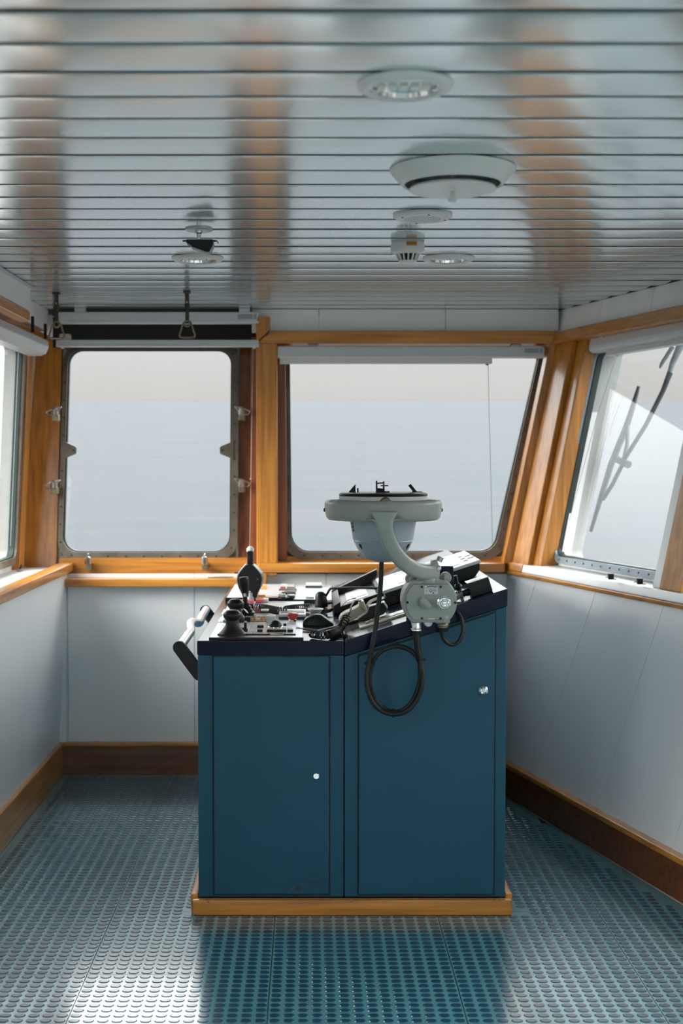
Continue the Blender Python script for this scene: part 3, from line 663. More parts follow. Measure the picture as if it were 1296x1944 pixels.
# ---- devices on the flat desk
def mushroom(name, u, v, label):
    p = az(u, v, Z2); t = thing(name, p, label, 'joystick', 'mushroom joysticks')
    part('boot', lathe([(.043, 0), (.043, .003), (.036, .010), (.028, .020), (.0215, .030), (.0205, .040), (.020, .046)], p, (0, 0, 1), 36), 'black_rubber', t)
    part('cap', lathe([(.019, .044), (.024, .048), (.0285, .056), (.0292, .0605), (.0285, .064), (.0278, .0655), (.0265, .068), (.018, .0755), (.014, .077), (0, .0775)], p, (0, 0, 1), 36), 'black_plastic', t)
    return t
mushroom('mushroom_joystick', 441, 1204, 'nearer black mushroom joystick with a flared boot at the front of the desk')
mushroom('mushroom_joystick', 447, 1180, 'farther black mushroom joystick just behind the front one')
p = az(459, 1177, Z1); t = thing('selector', p, 'small black knob tilted to the right behind the front joystick', 'knob')
part('stem', lathe([(.006, 0), (.006, .016)], p, (0, 0, 1), 12), 'black_plastic', t); part('cap', lathe([(.010, 0), (.0135, .003), (.0135, .022), (.011, .026), (0, .026)], p + V((-.004, 0, .014)), (.62, -.1, .6), 16), 'black_plastic', t)
p = az(461, 1199, Z2); t = thing('rotary_switch', p, 'black rotary switch standing to the right of the front joystick', 'switch')
part('base', lathe([(.016, 0), (.016, .010), (.013, .013), (0, .013)], p, (0, 0, 1), 24), 'black_plastic', t); part('grip', box(p.x + .004, p.x + .013, p.y - .018, p.y + .018, p.z + .010, p.z + .032, .003), 'black_plastic', t)
# throttle
p = az(468, 1172, Z1); t = thing('throttle_lever', p, 'black lever with a tapered grip and a ribbed rubber boot', 'lever')
ax = V((-.075, 0, 1)).normalized(); prof = []
for i in range(5):
    r0 = .033 - i * .0052; h0 = i * .011; prof += [(r0, h0), (r0 + .0025, h0 + .003), (r0 + .001, h0 + .006), (r0 - .006, h0 + .0105)]
part('boot', lathe(prof + [(.0085, .058), (.0075, .074)], p, ax, 28), 'black_rubber', t, 40)
part('shaft', lathe([(.0045, .07), (.0045, .092)], p, ax, 12), 'chrome', t)
part('grip', lathe([(.0085, .086), (.0115, .089), (.0165, .118), (.0172, .132), (.0172, .139), (.0150, .143), (0, .143)], p, ax, 28), 'black_plastic', t)
# engine telegraph
p = az(474, 1137, ZR); t = thing('engine_telegraph', p, 'round black engine telegraph with an upright lever and white knob, far end of the desk', 'telegraph')
def tpoly(sx, dz=0): return [(x * sx, z + dz) for x, z in ((-.027, .0), (.029, .0), (.033, .02), (.046, .045), (.0525, .075), (.048, .098), (.036, .113), (.022, .127), (.015, .134), (-.018, .134), (-.026, .126), (-.040, .110), (-.050, .095), (-.0545, .072), (-.048, .045), (-.034, .018))]
def extr(poly, y0, y1, bev): return prism([(p.x + x, p.y + y0, p.z + z) for x, z in poly], (0, y1 - y0, 0), bev)
part('front_housing', extr(tpoly(.93, -.004 + .004), 0, .03, .004), 'black_plastic', t); part('chrome_band', extr(tpoly(.985), .03, .036, .001), 'chrome', t)
part('middle_housing', extr(tpoly(.96), .036, .062, .003), 'black_plastic', t); part('chrome_band', extr(tpoly(1.03), .062, .068, .001), 'chrome', t); part('rear_housing', extr(tpoly(1.0), .068, .098, .004), 'black_plastic', t)
lv = part('lever', box(p.x - .0115, p.x + .0115, p.y + .03, p.y + .068, p.z + .125, p.z + .187, .004), 'black_plastic', t)
b = lathe([(0, -.0155), (.009, -.013), (.015, -.004), (.015, .004), (.009, .012), (0, .0155)], (p.x, p.y + .048, p.z + .190), (0, 0, 1), 20); part('knob', b, 'white_key', t, 60)
for dx, dz in ((-.035, .078), (.03, .078), (.0, .028)): part('screw', lathe([(.004, 0), (.004, .002), (0, .002)], (p.x + dx, p.y, p.z + dz), (0, -1, 0), 8), 'chrome', t)
p = az(475.5, 1141, Z1); t = thing('push_knob', p, 'small grey push knob in front of the engine telegraph', 'knob')
part('collar', lathe([(.014, 0), (.0145, .004), (.012, .016), (.008, .018)], p, (0, 0, 1), 20), 'label_grey', t); part('button', lathe([(.0075, .016), (.0075, .030), (.006, .032), (0, .032)], p, (0, 0, 1), 16), 'label_grey', t)
# trackball
p = az(522.5, 1191, Z2); t = thing('trackball', p, 'glossy black dome trackball in front of the emergency button', 'trackball')
part('ball', lathe([(.0225, 0), (.0225, .003), (.0205, .012), (.015, .0195), (.008, .0235), (0, .0245)], p, (0, 0, 1), 32), 'black_plastic', t, 60); part('rim', torus_prof([(.0205, 0), (.026, 0), (.0255, .003), (.022, .004)], p, (0, 0, 1), 32), 'chrome', t); part('tab', box(p.x + .026, p.x + .036, p.y, p.y + .012, p.z + .004, p.z + .012, .001), 'black_plastic', t)
# emergency stop
p = az(555, 1183, Z1); t = thing('emergency_stop_button', p + V((0, .02, 0)), 'red mushroom emergency stop button on a chrome collar', 'button'); p = p + V((0, .014, 0))
part('collar', lathe([(.0125, 0), (.0125, .010), (.011, .012)], p, (0, 0, 1), 24), 'chrome', t); part('stem', lathe([(.010, .011), (.010, .018)], p, (0, 0, 1), 24), 'red_plastic', t)
part('cap', lathe([(.0145, .015), (.0165, .020), (.0195, .027), (.0200, .030), (.016, .033), (0, .034)], p, (0, 0, 1), 32), 'red_plastic', t, 40)
# mouse
p = az(604, 1188, DESK); t = thing('computer_mouse', p + V((0, .03, 0)), 'black computer mouse lying on the desk in front of the chart lamp', 'mouse')
b = nb(); nx, ny = 16, 8; grid = []
for i in range(nx + 1):
    f = i / nx; x = -.052 + .104 * f; hh = .036 * (math.sin(math.pi * min(1, f * .86 + .10)) ** .7); hh *= 1 - .42 * max(0, f - .62) / .38; wdt = .031 * (1 - .22 * (2 * f - 1) ** 2); row = []
    for j in range(ny + 1):
        a = math.pi * j / ny; row.append(b.verts.new(p + V((x, .034 - wdt * math.cos(a), .001 + (hh if 0 < i < nx else hh * .55) * (math.sin(a) ** .55 if 0 < j < ny else 0)))))
    grid.append(row)
for i in range(nx):
    for j in range(ny): b.faces.new((grid[i][j], grid[i + 1][j], grid[i + 1][j + 1], grid[i][j + 1]))
b.faces.new(grid[0]); b.faces.new(grid[-1][::-1]); b.faces.new([r[0] for r in grid][::-1] + [r[-1] for r in grid])
part('shell', b, 'black_plastic', t, 50)
part('mouse_cable', tube(smoothpath([p + V((.05, .034, .012)), az(640, 1181, DESK) + V((0, 0, .006)), az(645, 1172, DESK + .01), asl(650, 1150, .05), asl(662, 1139, .055), asl(676, 1136, .05)], 8), .0013, 6), 'black_rubber', t, 60)
# white cup-shaped stand and chart lamp
p = az(598.5, 1171, DESK); t = thing('funnel_stand', p + V((0, .03, 0)), 'grey-white funnel-shaped cup on the desk behind the mouse', 'cup'); p = p + V((0, .02, 0))
part('cup', lathe([(.016, 0), (.017, .004), (.018, .012), (.0275, .024), (.029, .027), (.027, .0275), (.016, .014), (0, .012)], p, (0, 0, 1), 32), 'white_plastic', t)
t = thing('chart_lamp', az(607, 1155, DESK), 'black bullet-shaped lamp head hanging on a bent tube above the desk', 'lamp')
lt0 = at(610, 1153, 4.98); lax = V((-.06, .05, 1)).normalized()
part('shade', lathe([(0, .02), (.020, .002), (.0235, 0), (.0255, .004), (.0250, .012), (.0225, .034), (.0215, .044), (.018, .053), (.010, .0595), (0, .061)], lt0, lax, 32), 'black_plastic', t, 50)
tp = lt0 + lax * .045 + V((.02, 0, 0))
part('arm', tube(smoothpath([tp, at(621, 1127, 4.97), at(626, 1119, 4.96), at(633, 1117, 4.95), at(680, 1116, 4.90), at(727, 1117, 4.86)], 8), .0048, 10), 'black_plastic', t, 60)
# cords
t = thing('coiled_cord', az(530, 1152, Z1), 'black coiled handset cord stretched across the flat desk with a plug at its right end', 'cord')
part('coil', helix([az(468, 1156, Z1 + .016), az(478, 1153, Z1 + .017), az(500, 1154, Z1 + .018), az(525, 1159, Z1 + .018), az(545, 1160, Z1 + .018)], .0125, .0024, 22), 'black_rubber', t, 60)
part('coil', helix([az(541, 1156, Z1 + .013), az(560, 1153, Z1 + .012), az(588, 1151, Z1 + .012)], .0095, .0021, 18), 'black_rubber', t, 60)
part('strain_relief', tube([az(573, 1157, DESK + .012), az(592, 1158, DESK + .012)], .0075, 12), 'black_rubber', t, 40); part('cable', tube(smoothpath([az(592, 1158, DESK + .012), az(606, 1158, DESK + .011), az(622, 1158.5, DESK + .01)], 6), .0032, 8), 'black_rubber', t, 60)
t = thing('pen', az(578, 1194, DESK), 'thin brown pen lying beside the front module plates', 'pen')
a_, e_ = az(561, 1193, DESK + .005), az(600, 1197, DESK + .005); part('barrel', tube([a_.lerp(e_, .3), e_], .0038, 8), 'brown_pen', t, 50); part('tip', tube([a_, a_.lerp(e_, .12), a_.lerp(e_, .3)], [.003, .0062, .0036], 8), 'cream_plastic', t, 50)
for n_, (q0, q1) in enumerate((((619, 1146), (632, 1144)), ((621, 1160), (636, 1154)))):
    a_, e_ = az(*q0, DESK + .012), az(*q1, DESK + .016); t = thing('cable_plug', a_, ('farther' if n_ == 0 else 'nearer') + ' black plug lying left of the black-framed display', 'plug', 'cable plugs')
    part('sleeve', tube([a_, a_.lerp(e_, .5)], .008 if n_ else .005, 10), 'black_rubber', t, 50); part('cable', tube([a_.lerp(e_, .5), e_.lerp(a_, -.4)], .004, 8), 'black_rubber', t, 50)
p = az(627, 1171, DESK); tag(part('name_plate', box(p.x - .009, p.x + .009, p.y, p.y + .05, DESK, DESK + .002, .0005), 'silver_bezel', None), 'small silver plate on the desk left of the handset cradle', 'plate')

# ------------------------------------------------------------------ instruments on the slope
SD = V((1, 0, KS)).normalized(); SN = V((-KS, 0, 1)).normalized()
def sbox(x0, x1, y0, y1, h0, h1, bev=0, bm=None, shear=0):     # box lying on the slope; x measured on plan, h along the slope's normal
    P = []
    for x, h in ((x0, h0), (x1, h0), (x1, h1), (x0, h1)): P.append(V((x, y0, slope_lin(x))) + SN * h)
    return prism(P, (0, y1 - y0, 0), bev, bm)
def slope_lin(x): return DESK + (x - KX) * KS
t = thing('chart_display', (.44, 4.75, slope_z(.44)), 'large display with a silver bezel and black casing lying on the sloped worktop', 'display')
X0, X1 = .272, .604
P = [V((x, 4.565, slope_lin(x))) + SN * h for x, h in ((X0 + .02, .002), (X1 - .03, .002), (X1 - .006, .022), (X1, .044), (X0, .044), (X0 + .004, .02))]
part('casing', prism(P, (0, .45, 0), .004), 'black_plastic', t)
part('bezel', sbox(X0 - .004, X1 + .004, 4.558, 5.022, .044, .056, .003), 'silver_bezel', t)
part('screen', sbox(X0 + .055, X1 - .06, 4.62, 4.97, .0555, .0575, .0008), 'silver_panel', t)
part('slot', sbox(X0 + .06, X1 - .075, 4.955, 4.968, .0563, .0585, .0004), 'dark_gasket', t, 0)
for i in range(3): part('key', sbox(X1 - .040, X1 - .026, 4.66 + i * .09, 4.70 + i * .09, .056, .0585, .0008), 'white_key', t); 
for i in range(2): part('vent', sbox(X1 - .022, X1 - .0, 4.70 + i * .1, 4.712 + i * .1, .0556, .0575, .0003), 'dark_gasket', t, 0)
t = thing('framed_display', (.18, 4.8, slope_z(.18)), 'black deep-framed display left of the silver one on the sloped worktop', 'display')
X0, X1 = .088, .272
def hfr(x0, x1, y0, y1, h0a, h0b, bev=.003): return prism([V((x0, y0, max(slope_lin(x0), DESK) + .004)), V((x1, y0, slope_lin(x1) + .004)), V((x1, y0, slope_lin(x1) + h0b)), V((x0, y0, slope_lin(x0) + h0a))], (0, y1 - y0, 0), bev)
part('tray', hfr(X0 + .006, X1 - .004, 4.76, 5.24, .022, .022), 'black_plastic', t)
part('front_wall', hfr(X0 + .01, X1 - .004, 4.74, 4.762, .030, .034), 'black_plastic', t); part('rear_hood', hfr(X0 - .002, X1 - .004, 5.23, 5.26, .046, .075), 'black_plastic', t)
part('side_wall', hfr(X0 - .002, X0 + .022, 4.75, 5.25, .040, .046), 'black_plastic', t); part('side_wall', hfr(X1 - .026, X1 - .004, 4.75, 5.25, .036, .050), 'black_plastic', t)
part('screen', hfr(X0 + .050, X1 - .055, 4.86, 5.19, .024, .024, .001), 'silver_bezel', t); part('screen_seam', hfr(X0 + .055, X1 - .058, 4.92, 4.928, .0252, .0252, .0002), 'dark_gasket', t, 0)  # silver screen colour paints in the reflection on its glass
# handset cradle and handset
t = thing('handset_cradle', asl(670, 1170), 'cream plastic handset cradle on the lower end of the sloped worktop', 'cradle')
YC = 4.42
pc = [at(u, v, YC) for u, v in ((645, 1188), (643, 1178), (646, 1170), (654, 1164), (668, 1158), (681, 1151), (683, 1142), (690, 1140), (697, 1157), (697, 1163), (680, 1172), (664, 1183))]
part('body', prism(pc, (0, .075, 0), .005), 'cream_plastic', t)
part('top_hook', prism([at(u, v, YC - .004) for u, v in ((681, 1150), (682, 1143), (689, 1141), (696, 1156), (693, 1161))], (0, .09, 0), .003), 'cream_plastic', t)
part('lead', tube(smoothpath([at(696, 1151, YC + .05), at(702, 1143, YC + .07), at(711, 1138, YC + .09), at(722, 1134, YC + .1)], 6), .0055, 8), 'cream_plastic', t, 60)
t = thing('handset', asl(705, 1170), 'black tapered handset leaning against the cream cradle', 'handset')
ph = [at(u, v, 4.30) for u, v in ((678, 1178), (680, 1174), (697, 1163), (700, 1152), (722, 1146), (728, 1143), (734, 1150), (735, 1157), (729, 1166), (712, 1173), (694, 1180), (682, 1181))]
part('body', prism(ph, (0, .055, 0), .008), 'black_plastic', t)
part('neck', tube(smoothpath([at(681, 1178, 4.32), at(672, 1181, 4.32), at(663, 1184, 4.32)], 6), .0055, 10), 'black_rubber', t, 60)
part('trim_strip', prism([at(u, v, 4.297) for u, v in ((727, 1144), (730, 1143), (736, 1152), (735, 1156))], (0, .05, 0), .001), 'silver_bezel', t)
part('coiled_cord', helix([az(592, 1203, DESK + .015), az(605, 1205, DESK + .015), az(626, 1204.5, DESK + .016), asl(643, 1195, .018), asl(652, 1183, .03), asl(658, 1171, .045)], .0118, .0026, 28), 'black_rubber', t, 60)
part('cord_end', tube(smoothpath([asl(656, 1173, .044), asl(664, 1163, .055), asl(667, 1150, .068), asl(674, 1142, .072), asl(684, 1141, .07)], 8), .003, 8), 'black_rubber', t, 60)
part('cord_end', tube(smoothpath([az(592, 1200, DESK + .02), az(612, 1196, DESK + .016), az(640, 1189, DESK + .016), asl(664, 1183, .012)], 8), .004, 8), 'black_rubber', t, 60)
t = thing('terminal_block', asl(750, 1148), 'small black terminal block behind the handset', 'terminal')
p = asl(745, 1148); part('body', sbox(p.x - .03, p.x + .02, p.y, p.y + .07, .0, .03, .004), 'black_plastic', t); part('button', sbox(p.x - .015, p.x + .0, p.y + .02, p.y + .05, .03, .036, .002), 'label_grey', t)
# switch plate along the slope's front edge
t = thing('switch_plate', asl(730, 1178), 'long cream switch plate along the front edge of the sloped worktop', 'switch plate')
a_ = asl(683, 1195); c_ = asl(775, 1166)
part('plate', sbox(a_.x, .335, a_.y, a_.y + .10, .0, .006, .0015), 'cream_plastic', t)
part('inset', sbox(a_.x + .075, .335, a_.y + .03, a_.y + .09, .006, .0075, .0006), 'silver_bezel', t); part('groove', sbox(a_.x + .085, .335, a_.y + .022, a_.y + .027, .006, .0068, .0002), 'dark_gasket', t, 0)
for i, (dx, m_) in enumerate(((.022, 'brass_aged'), (.045, 'brass_aged'), (.072, 'steel'), (.090, 'white_key'), (.115, 'white_key'))): part('switch', sbox(a_.x + dx, a_.x + dx + .014, a_.y + .035, a_.y + .07, .006, .0085 + .003 * (i < 2), .001), m_, t)
# small joystick, black connector box
p = asl(872, 1123); t = thing('finger_joystick', p, 'small black finger joystick on a chrome ball to the right of the junction box', 'joystick')
part('base', lathe([(.017, 0), (.017, .004), (.013, .007), (0, .007)], p, SN, 20), 'chrome', t); part('ball', lathe([(.006, .005), (.012, .010), (.0145, .017), (.011, .024), (.006, .028)], p, SN, 20), 'black_plastic', t, 50); part('stick', lathe([(.006, .024), (.0055, .034), (.0085, .052), (.0085, .055), (0, .056)], p, V((-.3, .05, 1)), 16), 'black_plastic', t)
p = asl(913, 1128); t = thing('connector_box', p, 'black connector box with a grey cable at the right end of the sloped worktop', 'box')
x0, x1, y0 = p.x - .030, p.x + .035, 4.11
part('body', sbox(x0, x1, y0, y0 + .07, 0, .044, .002), 'black_plastic', t); part('lid', sbox(x0 - .001, x1 + .001, y0 + .004, y0 + .072, .044, .047, .001), 'steel', t); part('label', sbox(x0 + .012, x1 - .02, y0 + .02, y0 + .06, .047, .0478, .0003), 'white_key', t, 0)
q = V((x0, y0 + .03, slope_lin(x0))) + SN * .017
part('connector', tube([q, q - SD * .010, q - SD * .010, q - SD * .022], [.0125, .0125, .0105, .0105], 14), 'black_plastic', t)
part('cable', tube(smoothpath([q - SD * .02, q - SD * .032 - SN * .004, q - SD * .046 - SN * .009, q - SD * .062 - SN * .0115], 6), .0062, 10), 'label_grey', t, 60)

# ------------------------------------------------------------------ gyro repeater on its arm and junction box
YJ = 3.93
gy = thing('gyro_repeater', at(727, 968, 3.99), 'grey gyro compass repeater: a ring and bowl on a curved arm above the console', 'compass')
C0 = at(727, 968, 3.99)
part('ring', torus_prof([(.158, .020), (.160, .030), (.170, .031), (.176, .026), (.1775, .018), (.176, -.006), (.172, -.022), (.165, -.029), (.158, -.030), (.156, -.024), (.157, .0)], C0, (0, 0, 1), 72), 'grey_cast', gy, 40)
part('bowl', lathe([(.126, .036), (.128, .030), (.120, .022), (.106, -.008), (.101, -.030), (.0915, -.088), (.0895, -.0905), (.0905, -.0935), (.0875, -.099), (.078, -.118), (.062, -.137), (.045, -.149), (.025, -.157), (0, -.159)], C0, (0, 0, 1), 56), 'grey_bowl', gy, 30)
for a in (-2.55, -1.25, -.55, .6, 1.6, 2.6):
    q = C0 + V((math.cos(a) * .083, math.sin(a) * .083, -.108)); dn = V((math.cos(a), math.sin(a), -.7)).normalized(); tn_ = V((-math.sin(a), math.cos(a), 0)); up = dn.cross(tn_)
    part('vent_slot', prism([q + tn_ * (.004 * math.cos(k * 1.0472)) + up * (.010 * math.sin(k * 1.0472)) - dn * .006 for k in range(6)], dn * .0085, .0006), 'dark_hole', gy, 0)
b = nb()
for i, (dz, hh) in enumerate(((-.040, .006), (-.0495, .008), (-.060, .007))):
    a = math.pi + .34; r_ = .1015 + (dz + .03) * .16; q = C0 + V((math.cos(a) * r_, math.sin(a) * r_, dz)); tn_ = V((-math.sin(a), math.cos(a), 0)); nn = V((math.cos(a), math.sin(a), 0))
    prism([q - tn_ * .006 - V((0, 0, hh / 2)), q + tn_ * .006 - V((0, 0, hh / 2)), q + tn_ * .003 + V((0, 0, hh / 2)), q - tn_ * .006 + V((0, 0, hh / 2))], nn * .0012, 0, b)
part('print', b, 'ink', gy, 0)
part('white_rim', torus_prof([(.118, .028), (.1335, .031), (.134, .042), (.130, .044), (.118, .043)], C0, (0, 0, 1), 64), 'white_paint', gy, 40)
part('bearing_bezel', lathe([(.128, .043), (.1335, .0435), (.1345, .047), (.132, .051), (.122, .0535), (.05, .0545), (0, .0545)], C0, (0, 0, 1), 64), 'black_plastic', gy, 30)
for u_, m_ in ((617.5, 'ink'), (836.5, 'ink')):
    q = at(u_, 968, 3.99); part('pivot_screw', lathe([(.006, -.004), (.006, .004), (.004, .006), (0, .006)], q, (1 if u_ > 700 else -1, 0, 0), 10), m_, gy)
q = at(731, 955, 3.99 - .126); part('clamp_knob', lathe([(.017, 0), (.0175, .008), (.014, .014), (.006, .015), (0, .012)], q, (0, -1, 0), 24), 'brass_aged', gy)
# bearing sights on the bezel
zt = C0.z + .0545
def sil(pix, Y, th, nm='sight_vane', m='black_plastic', bev=.0006): return part(nm, prism([at(u, v, Y - th / 2) for u, v in pix], (0, th, 0), bev), m, gy)
sil([(660, 939.5), (661, 935), (666, 929), (674.5, 919), (675, 939.5)], 3.99, .012); sil([(677.5, 940), (677.5, 926.5), (680.5, 926.5), (680.5, 940)], 3.985, .008)
sil([(714, 942), (713.5, 913), (716, 912.5), (717, 942)], 3.93, .03); sil([(726, 942), (727, 914), (729.5, 913), (730, 942)], 3.93, .008); sil([(714, 942), (714, 926), (730, 928), (730, 942)], 3.95, .006); sil([(716, 916.5), (728, 915), (730, 917.5), (716, 919)], 3.94, .006); sil([(722, 921), (737, 921), (737, 923), (722, 923)], 3.925, .006); sil([(728, 941), (728, 932.5), (739, 932.5), (740, 936), (746, 937), (746, 941)], 3.925, .02)
sil([(775, 922), (779.5, 918.5), (791, 933), (799, 933), (805, 935), (806, 942), (790, 941), (784, 933)], 3.985, .016); sil([(782.5, 928), (786, 928), (786, 941), (782.5, 941)], 3.985, .012)
# arm: a cast bracket from the front of the ring curving back to the junction box
ap = [((729, 972), 3.812, (.040, .010)), ((729, 988), 3.812, (.027, .013)), ((730, 1005), 3.815, (.0225, .015)), ((736, 1026), 3.83, (.0225, .017)), ((749, 1050), 3.85, (.0225, .019)), ((767, 1070), 3.885, (.0225, .021)), ((788, 1082), 3.92, (.0235, .022)), ((806, 1085.5), 3.95, (.024, .023)), ((820, 1085.5), 3.965, (.0245, .024)), ((829, 1085), 3.97, (.0235, .022))]
PP_ = []; RR = []
for (a, b_) in zip(ap, ap[1:]):
    for k in range(4):
        f = k / 4; f2 = f
        PP_.append((at(a[0][0] + (b_[0][0] - a[0][0]) * f, a[0][1] + (b_[0][1] - a[0][1]) * f, a[1] + (b_[1] - a[1]) * f))); RR.append((a[2][0] + (b_[2][0] - a[2][0]) * f2, a[2][1] + (b_[2][1] - a[2][1]) * f2))
PP_.append(at(*ap[-1][0], ap[-1][1])); RR.append(ap[-1][2])
for _ in range(3): PP_ = [PP_[0]] + [(PP_[i - 1] + PP_[i] * 2 + PP_[i + 1]) / 4 for i in range(1, len(PP_) - 1)] + [PP_[-1]]
# keep the wide axis of the section in the picture-side plane (x-z), the thin axis along depth
b = nb(); rings = []
for i, p in enumerate(PP_):
    d = (PP_[min(i + 1, len(PP_) - 1)] - PP_[max(i - 1, 0)]).normalized(); y = V((0, 1, 0)); y = (y - d * y.dot(d)).normalized(); x = d.cross(y); ring = []
    for j in range(20):
        a = 2 * math.pi * j / 20; cx, cy = math.cos(a), math.sin(a); ring.append(b.verts.new(p + x * RR[i][0] * math.copysign(abs(cx) ** .6, cx) + y * RR[i][1] * math.copysign(abs(cy) ** .6, cy)))
    rings.append(ring)
for A, B in zip(rings, rings[1:]):
    for j in range(20): b.faces.new((A[j], A[(j + 1) % 20], B[(j + 1) % 20], B[j]))
b.faces.new(rings[0][::-1]); b.faces.new(rings[-1]); part('arm', b, 'grey_cast', gy, 40)
for sx in (-1, 1):                                          # fillets where the arm meets the ring
    u0 = 729 + sx * 11; P = [(u0, 986), (u0 + sx * 24, 985.5), (u0 + sx * 13, 988), (u0 + sx * 6, 992), (u0 + sx * 3, 1000), (u0 + sx * .5, 1008)]
    part('fillet', prism([at(u, v, 3.805) for u, v in P], (0, .018, 0), .001), 'grey_cast', gy, 40)
q = at(834, 1088, 3.955); sc = part('boss', prism([at(u, v, 3.945) for u, v in ((820, 1064), (830, 1062), (833, 1072), (833, 1092), (832, 1103), (814, 1104))], (0, .05, 0), .005), 'grey_cast', gy, 40)
part('clamp_screw', lathe([(.0105, -.012), (.0105, -.004), (.0085, .002), (.006, .005), (0, .005)], at(832, 1079, 3.95), (.35, -1, 0), 16), 'steel', gy)
part('clamp_screw', lathe([(.010, -.006), (.010, .008), (0, .009)], at(834, 1062, 4.0), (.5, .1, 1), 14), 'steel', gy)

jb = thing('junction_box', at(816, 1143, 3.99), 'round grey junction box with a switch handle and chrome socket under the compass arm', 'junction box')
def disc(uc, vc, rw, rh, clip, n=48):
    P = []
    for k in range(n):
        a = 2 * math.pi * k / n; x, z = rw * math.cos(a), rw * math.sin(a); P.append((uc + x, vc + max(-clip, min(clip, z))))
    out = [P[0]]
    for q in P[1:]:
        if abs(q[0] - out[-1][0]) + abs(q[1] - out[-1][1]) > .5: out.append(q)
    return out
part('body', prism([at(u, v, YJ + .012) for u, v in disc(815, 1142, 52, 52, 40)], (0, .10, 0), .006), 'grey_cast', jb, 40)
fpl = part('face_plate', prism([at(u, v, YJ) for u, v in disc(819, 1143.5, 48, 48, 33.5)], (0, .014, 0), .002), 'grey_cast', jb, 40)
for u_, v_ in ((800.5, 1114), (836, 1114), (773, 1143.5), (864, 1144), (800.5, 1174), (836, 1174)): part('screw', lathe([(.004, -.001), (.004, .0015), (.002, .002), (0, .001)], at(u_, v_, YJ), (0, -1, 0), 10), 'ink', fpl)
part('neck', lathe([(.040, 0), (.036, .006), (.035, .020), (.032, .026)], at(812, 1106, 3.975), (0, 0, 1), 36), 'grey_cast', jb)
for u_, v_, s_ in ((780, 1099, -1), (846, 1097, 1)):
    e_ = part('ear', prism([at(u, v, 3.985) for u, v in [(u_ + 11 * math.cos(a * .35), v_ + 11 * math.sin(a * .35)) for a in range(18)][::1]], (0, .022, 0), .003), 'grey_cast', jb, 40)
    part('ear_web', prism([at(u, v, 3.99) for u, v in ((u_ - 9, v_ + 4), (u_ + 9, v_ + 4), (u_ + 9 - s_ * 12, v_ + 26), (u_ - 9 - s_ * 12, v_ + 26))], (0, .018, 0), .002), 'grey_cast', jb, 40)
    part('bolt', lathe([(.010, -.001), (.010, .005), (.0085, .006), (.0085, .011), (0, .012)], at(u_, v_ - 1, 3.985), (0, -1, 0), 6), 'grey_cast', e_, 20)
part('foot', prism([at(u, v, 3.95) for u, v in ((777, 1165), (800, 1172), (800, 1181), (778, 1181))], (0, .06, 0), .004), 'grey_cast', jb, 40); part('foot', prism([at(u, v, 3.95) for u, v in ((826, 1172), (855, 1165), (853, 1184), (826, 1184))], (0, .06, 0), .004), 'grey_cast', jb, 40)
ga = at(790, 1181, 3.975); part('chrome_gland', lathe([(.0155, 0), (.0165, .001), (.0165, .003), (.0155, .0035), (.0150, .018), (.0145, .0195), (.0165, .021), (.0165, .025), (.013, .027)], ga, (0, 0, -1), 12), 'chrome', jb, 25)
gb = at(840, 1183, 3.975); part('brass_gland', lathe([(.0165, 0), (.0175, .002), (.0175, .008), (.015, .010), (.015, .013)], gb, (0, 0, -1), 14), 'brass_aged', jb, 25)
part('bottom_bolt', lathe([(.014, 0), (.0145, .012), (.011, .016), (.011, .020), (0, .021)], at(812, 1181, 3.98), (0, -1, 0), 20), 'steel', jb)
# switch handle, socket with chain
q = at(804, 1146, YJ); part('switch_base', lathe([(.0165, 0), (.016, .008), (.012, .014), (0, .015)], q, (0, -1, 0), 24), 'grey_cast', jb)
a_, e_ = at(799, 1139, YJ - .02), at(816, 1154, YJ - .03); part('switch_handle', tube([a_.lerp(e_, -.02), a_.lerp(e_, .3), a_.lerp(e_, .8), e_], [(.008, .011), (.009, .012), (.006, .010), (.004, .007)], 12), 'grey_cast', jb, 50)
q = at(842, 1144, YJ); part('chrome_socket', lathe([(.0205, 0), (.0205, .004), (.0175, .005), (.0175, .018), (.0165, .020), (.0135, .020), (.0135, .028), (.011, .030), (.007, .030), (.006, .034), (0, .035)], q, (0, -1, 0), 32), 'chrome', jb, 25)
part('chain', tube(smoothpath([at(843, 1150, YJ - .025), at(844, 1164, YJ - .014), at(845, 1178, YJ - .012), at(847, 1184, YJ - .01)], 6), .0008, 5), 'steel', jb, 60); part('chain_tag', lathe([(.004, 0), (.004, .004), (0, .004)], at(848, 1171, YJ - .008), (0, -1, 0), 10), 'steel', jb)
npz = part('nameplate', prism([at(u, v, YJ) for u, v in ((805.5, 1112), (831, 1112), (831, 1128), (805.5, 1128))], (0, -.0012, 0)), 'silver_bezel', jb, 0)
def rect(u0, u1, v0, v1, Y, m_, par, nm): return part(nm, prism([at(u, v, Y) for u, v in ((u0, v0), (u1, v0), (u1, v1), (u0, v1))], (0, -.0004, 0)), m_, par, 0)
rect(810, 830, 1113, 1114.6, YJ - .0012, 'ink', npz, 'print'); rect(806.5, 828, 1116, 1117, YJ - .0012, 'label_grey', npz, 'print')
rect(808.5, 810, 1119, 1123.5, YJ - .0012, 'label_grey', npz, 'print'); rect(821.5, 828, 1118.5, 1123, YJ - .0012, 'label_grey', npz, 'print'); rect(821, 823.5, 1124.5, 1127, YJ - .0012, 'ink', npz, 'print')
part('print', torus_prof([(.0028, 0), (.0044, 0), (.0044, .0004), (.0028, .0004)], at(817.5, 1121.5, YJ - .0012), (0, -1, 0), 16), 'ink', npz, 0)
rect(812.5, 825, 1173.5, 1175.8, YJ, 'silver_bezel', fpl, 'print')
pt = [(0, .0)]
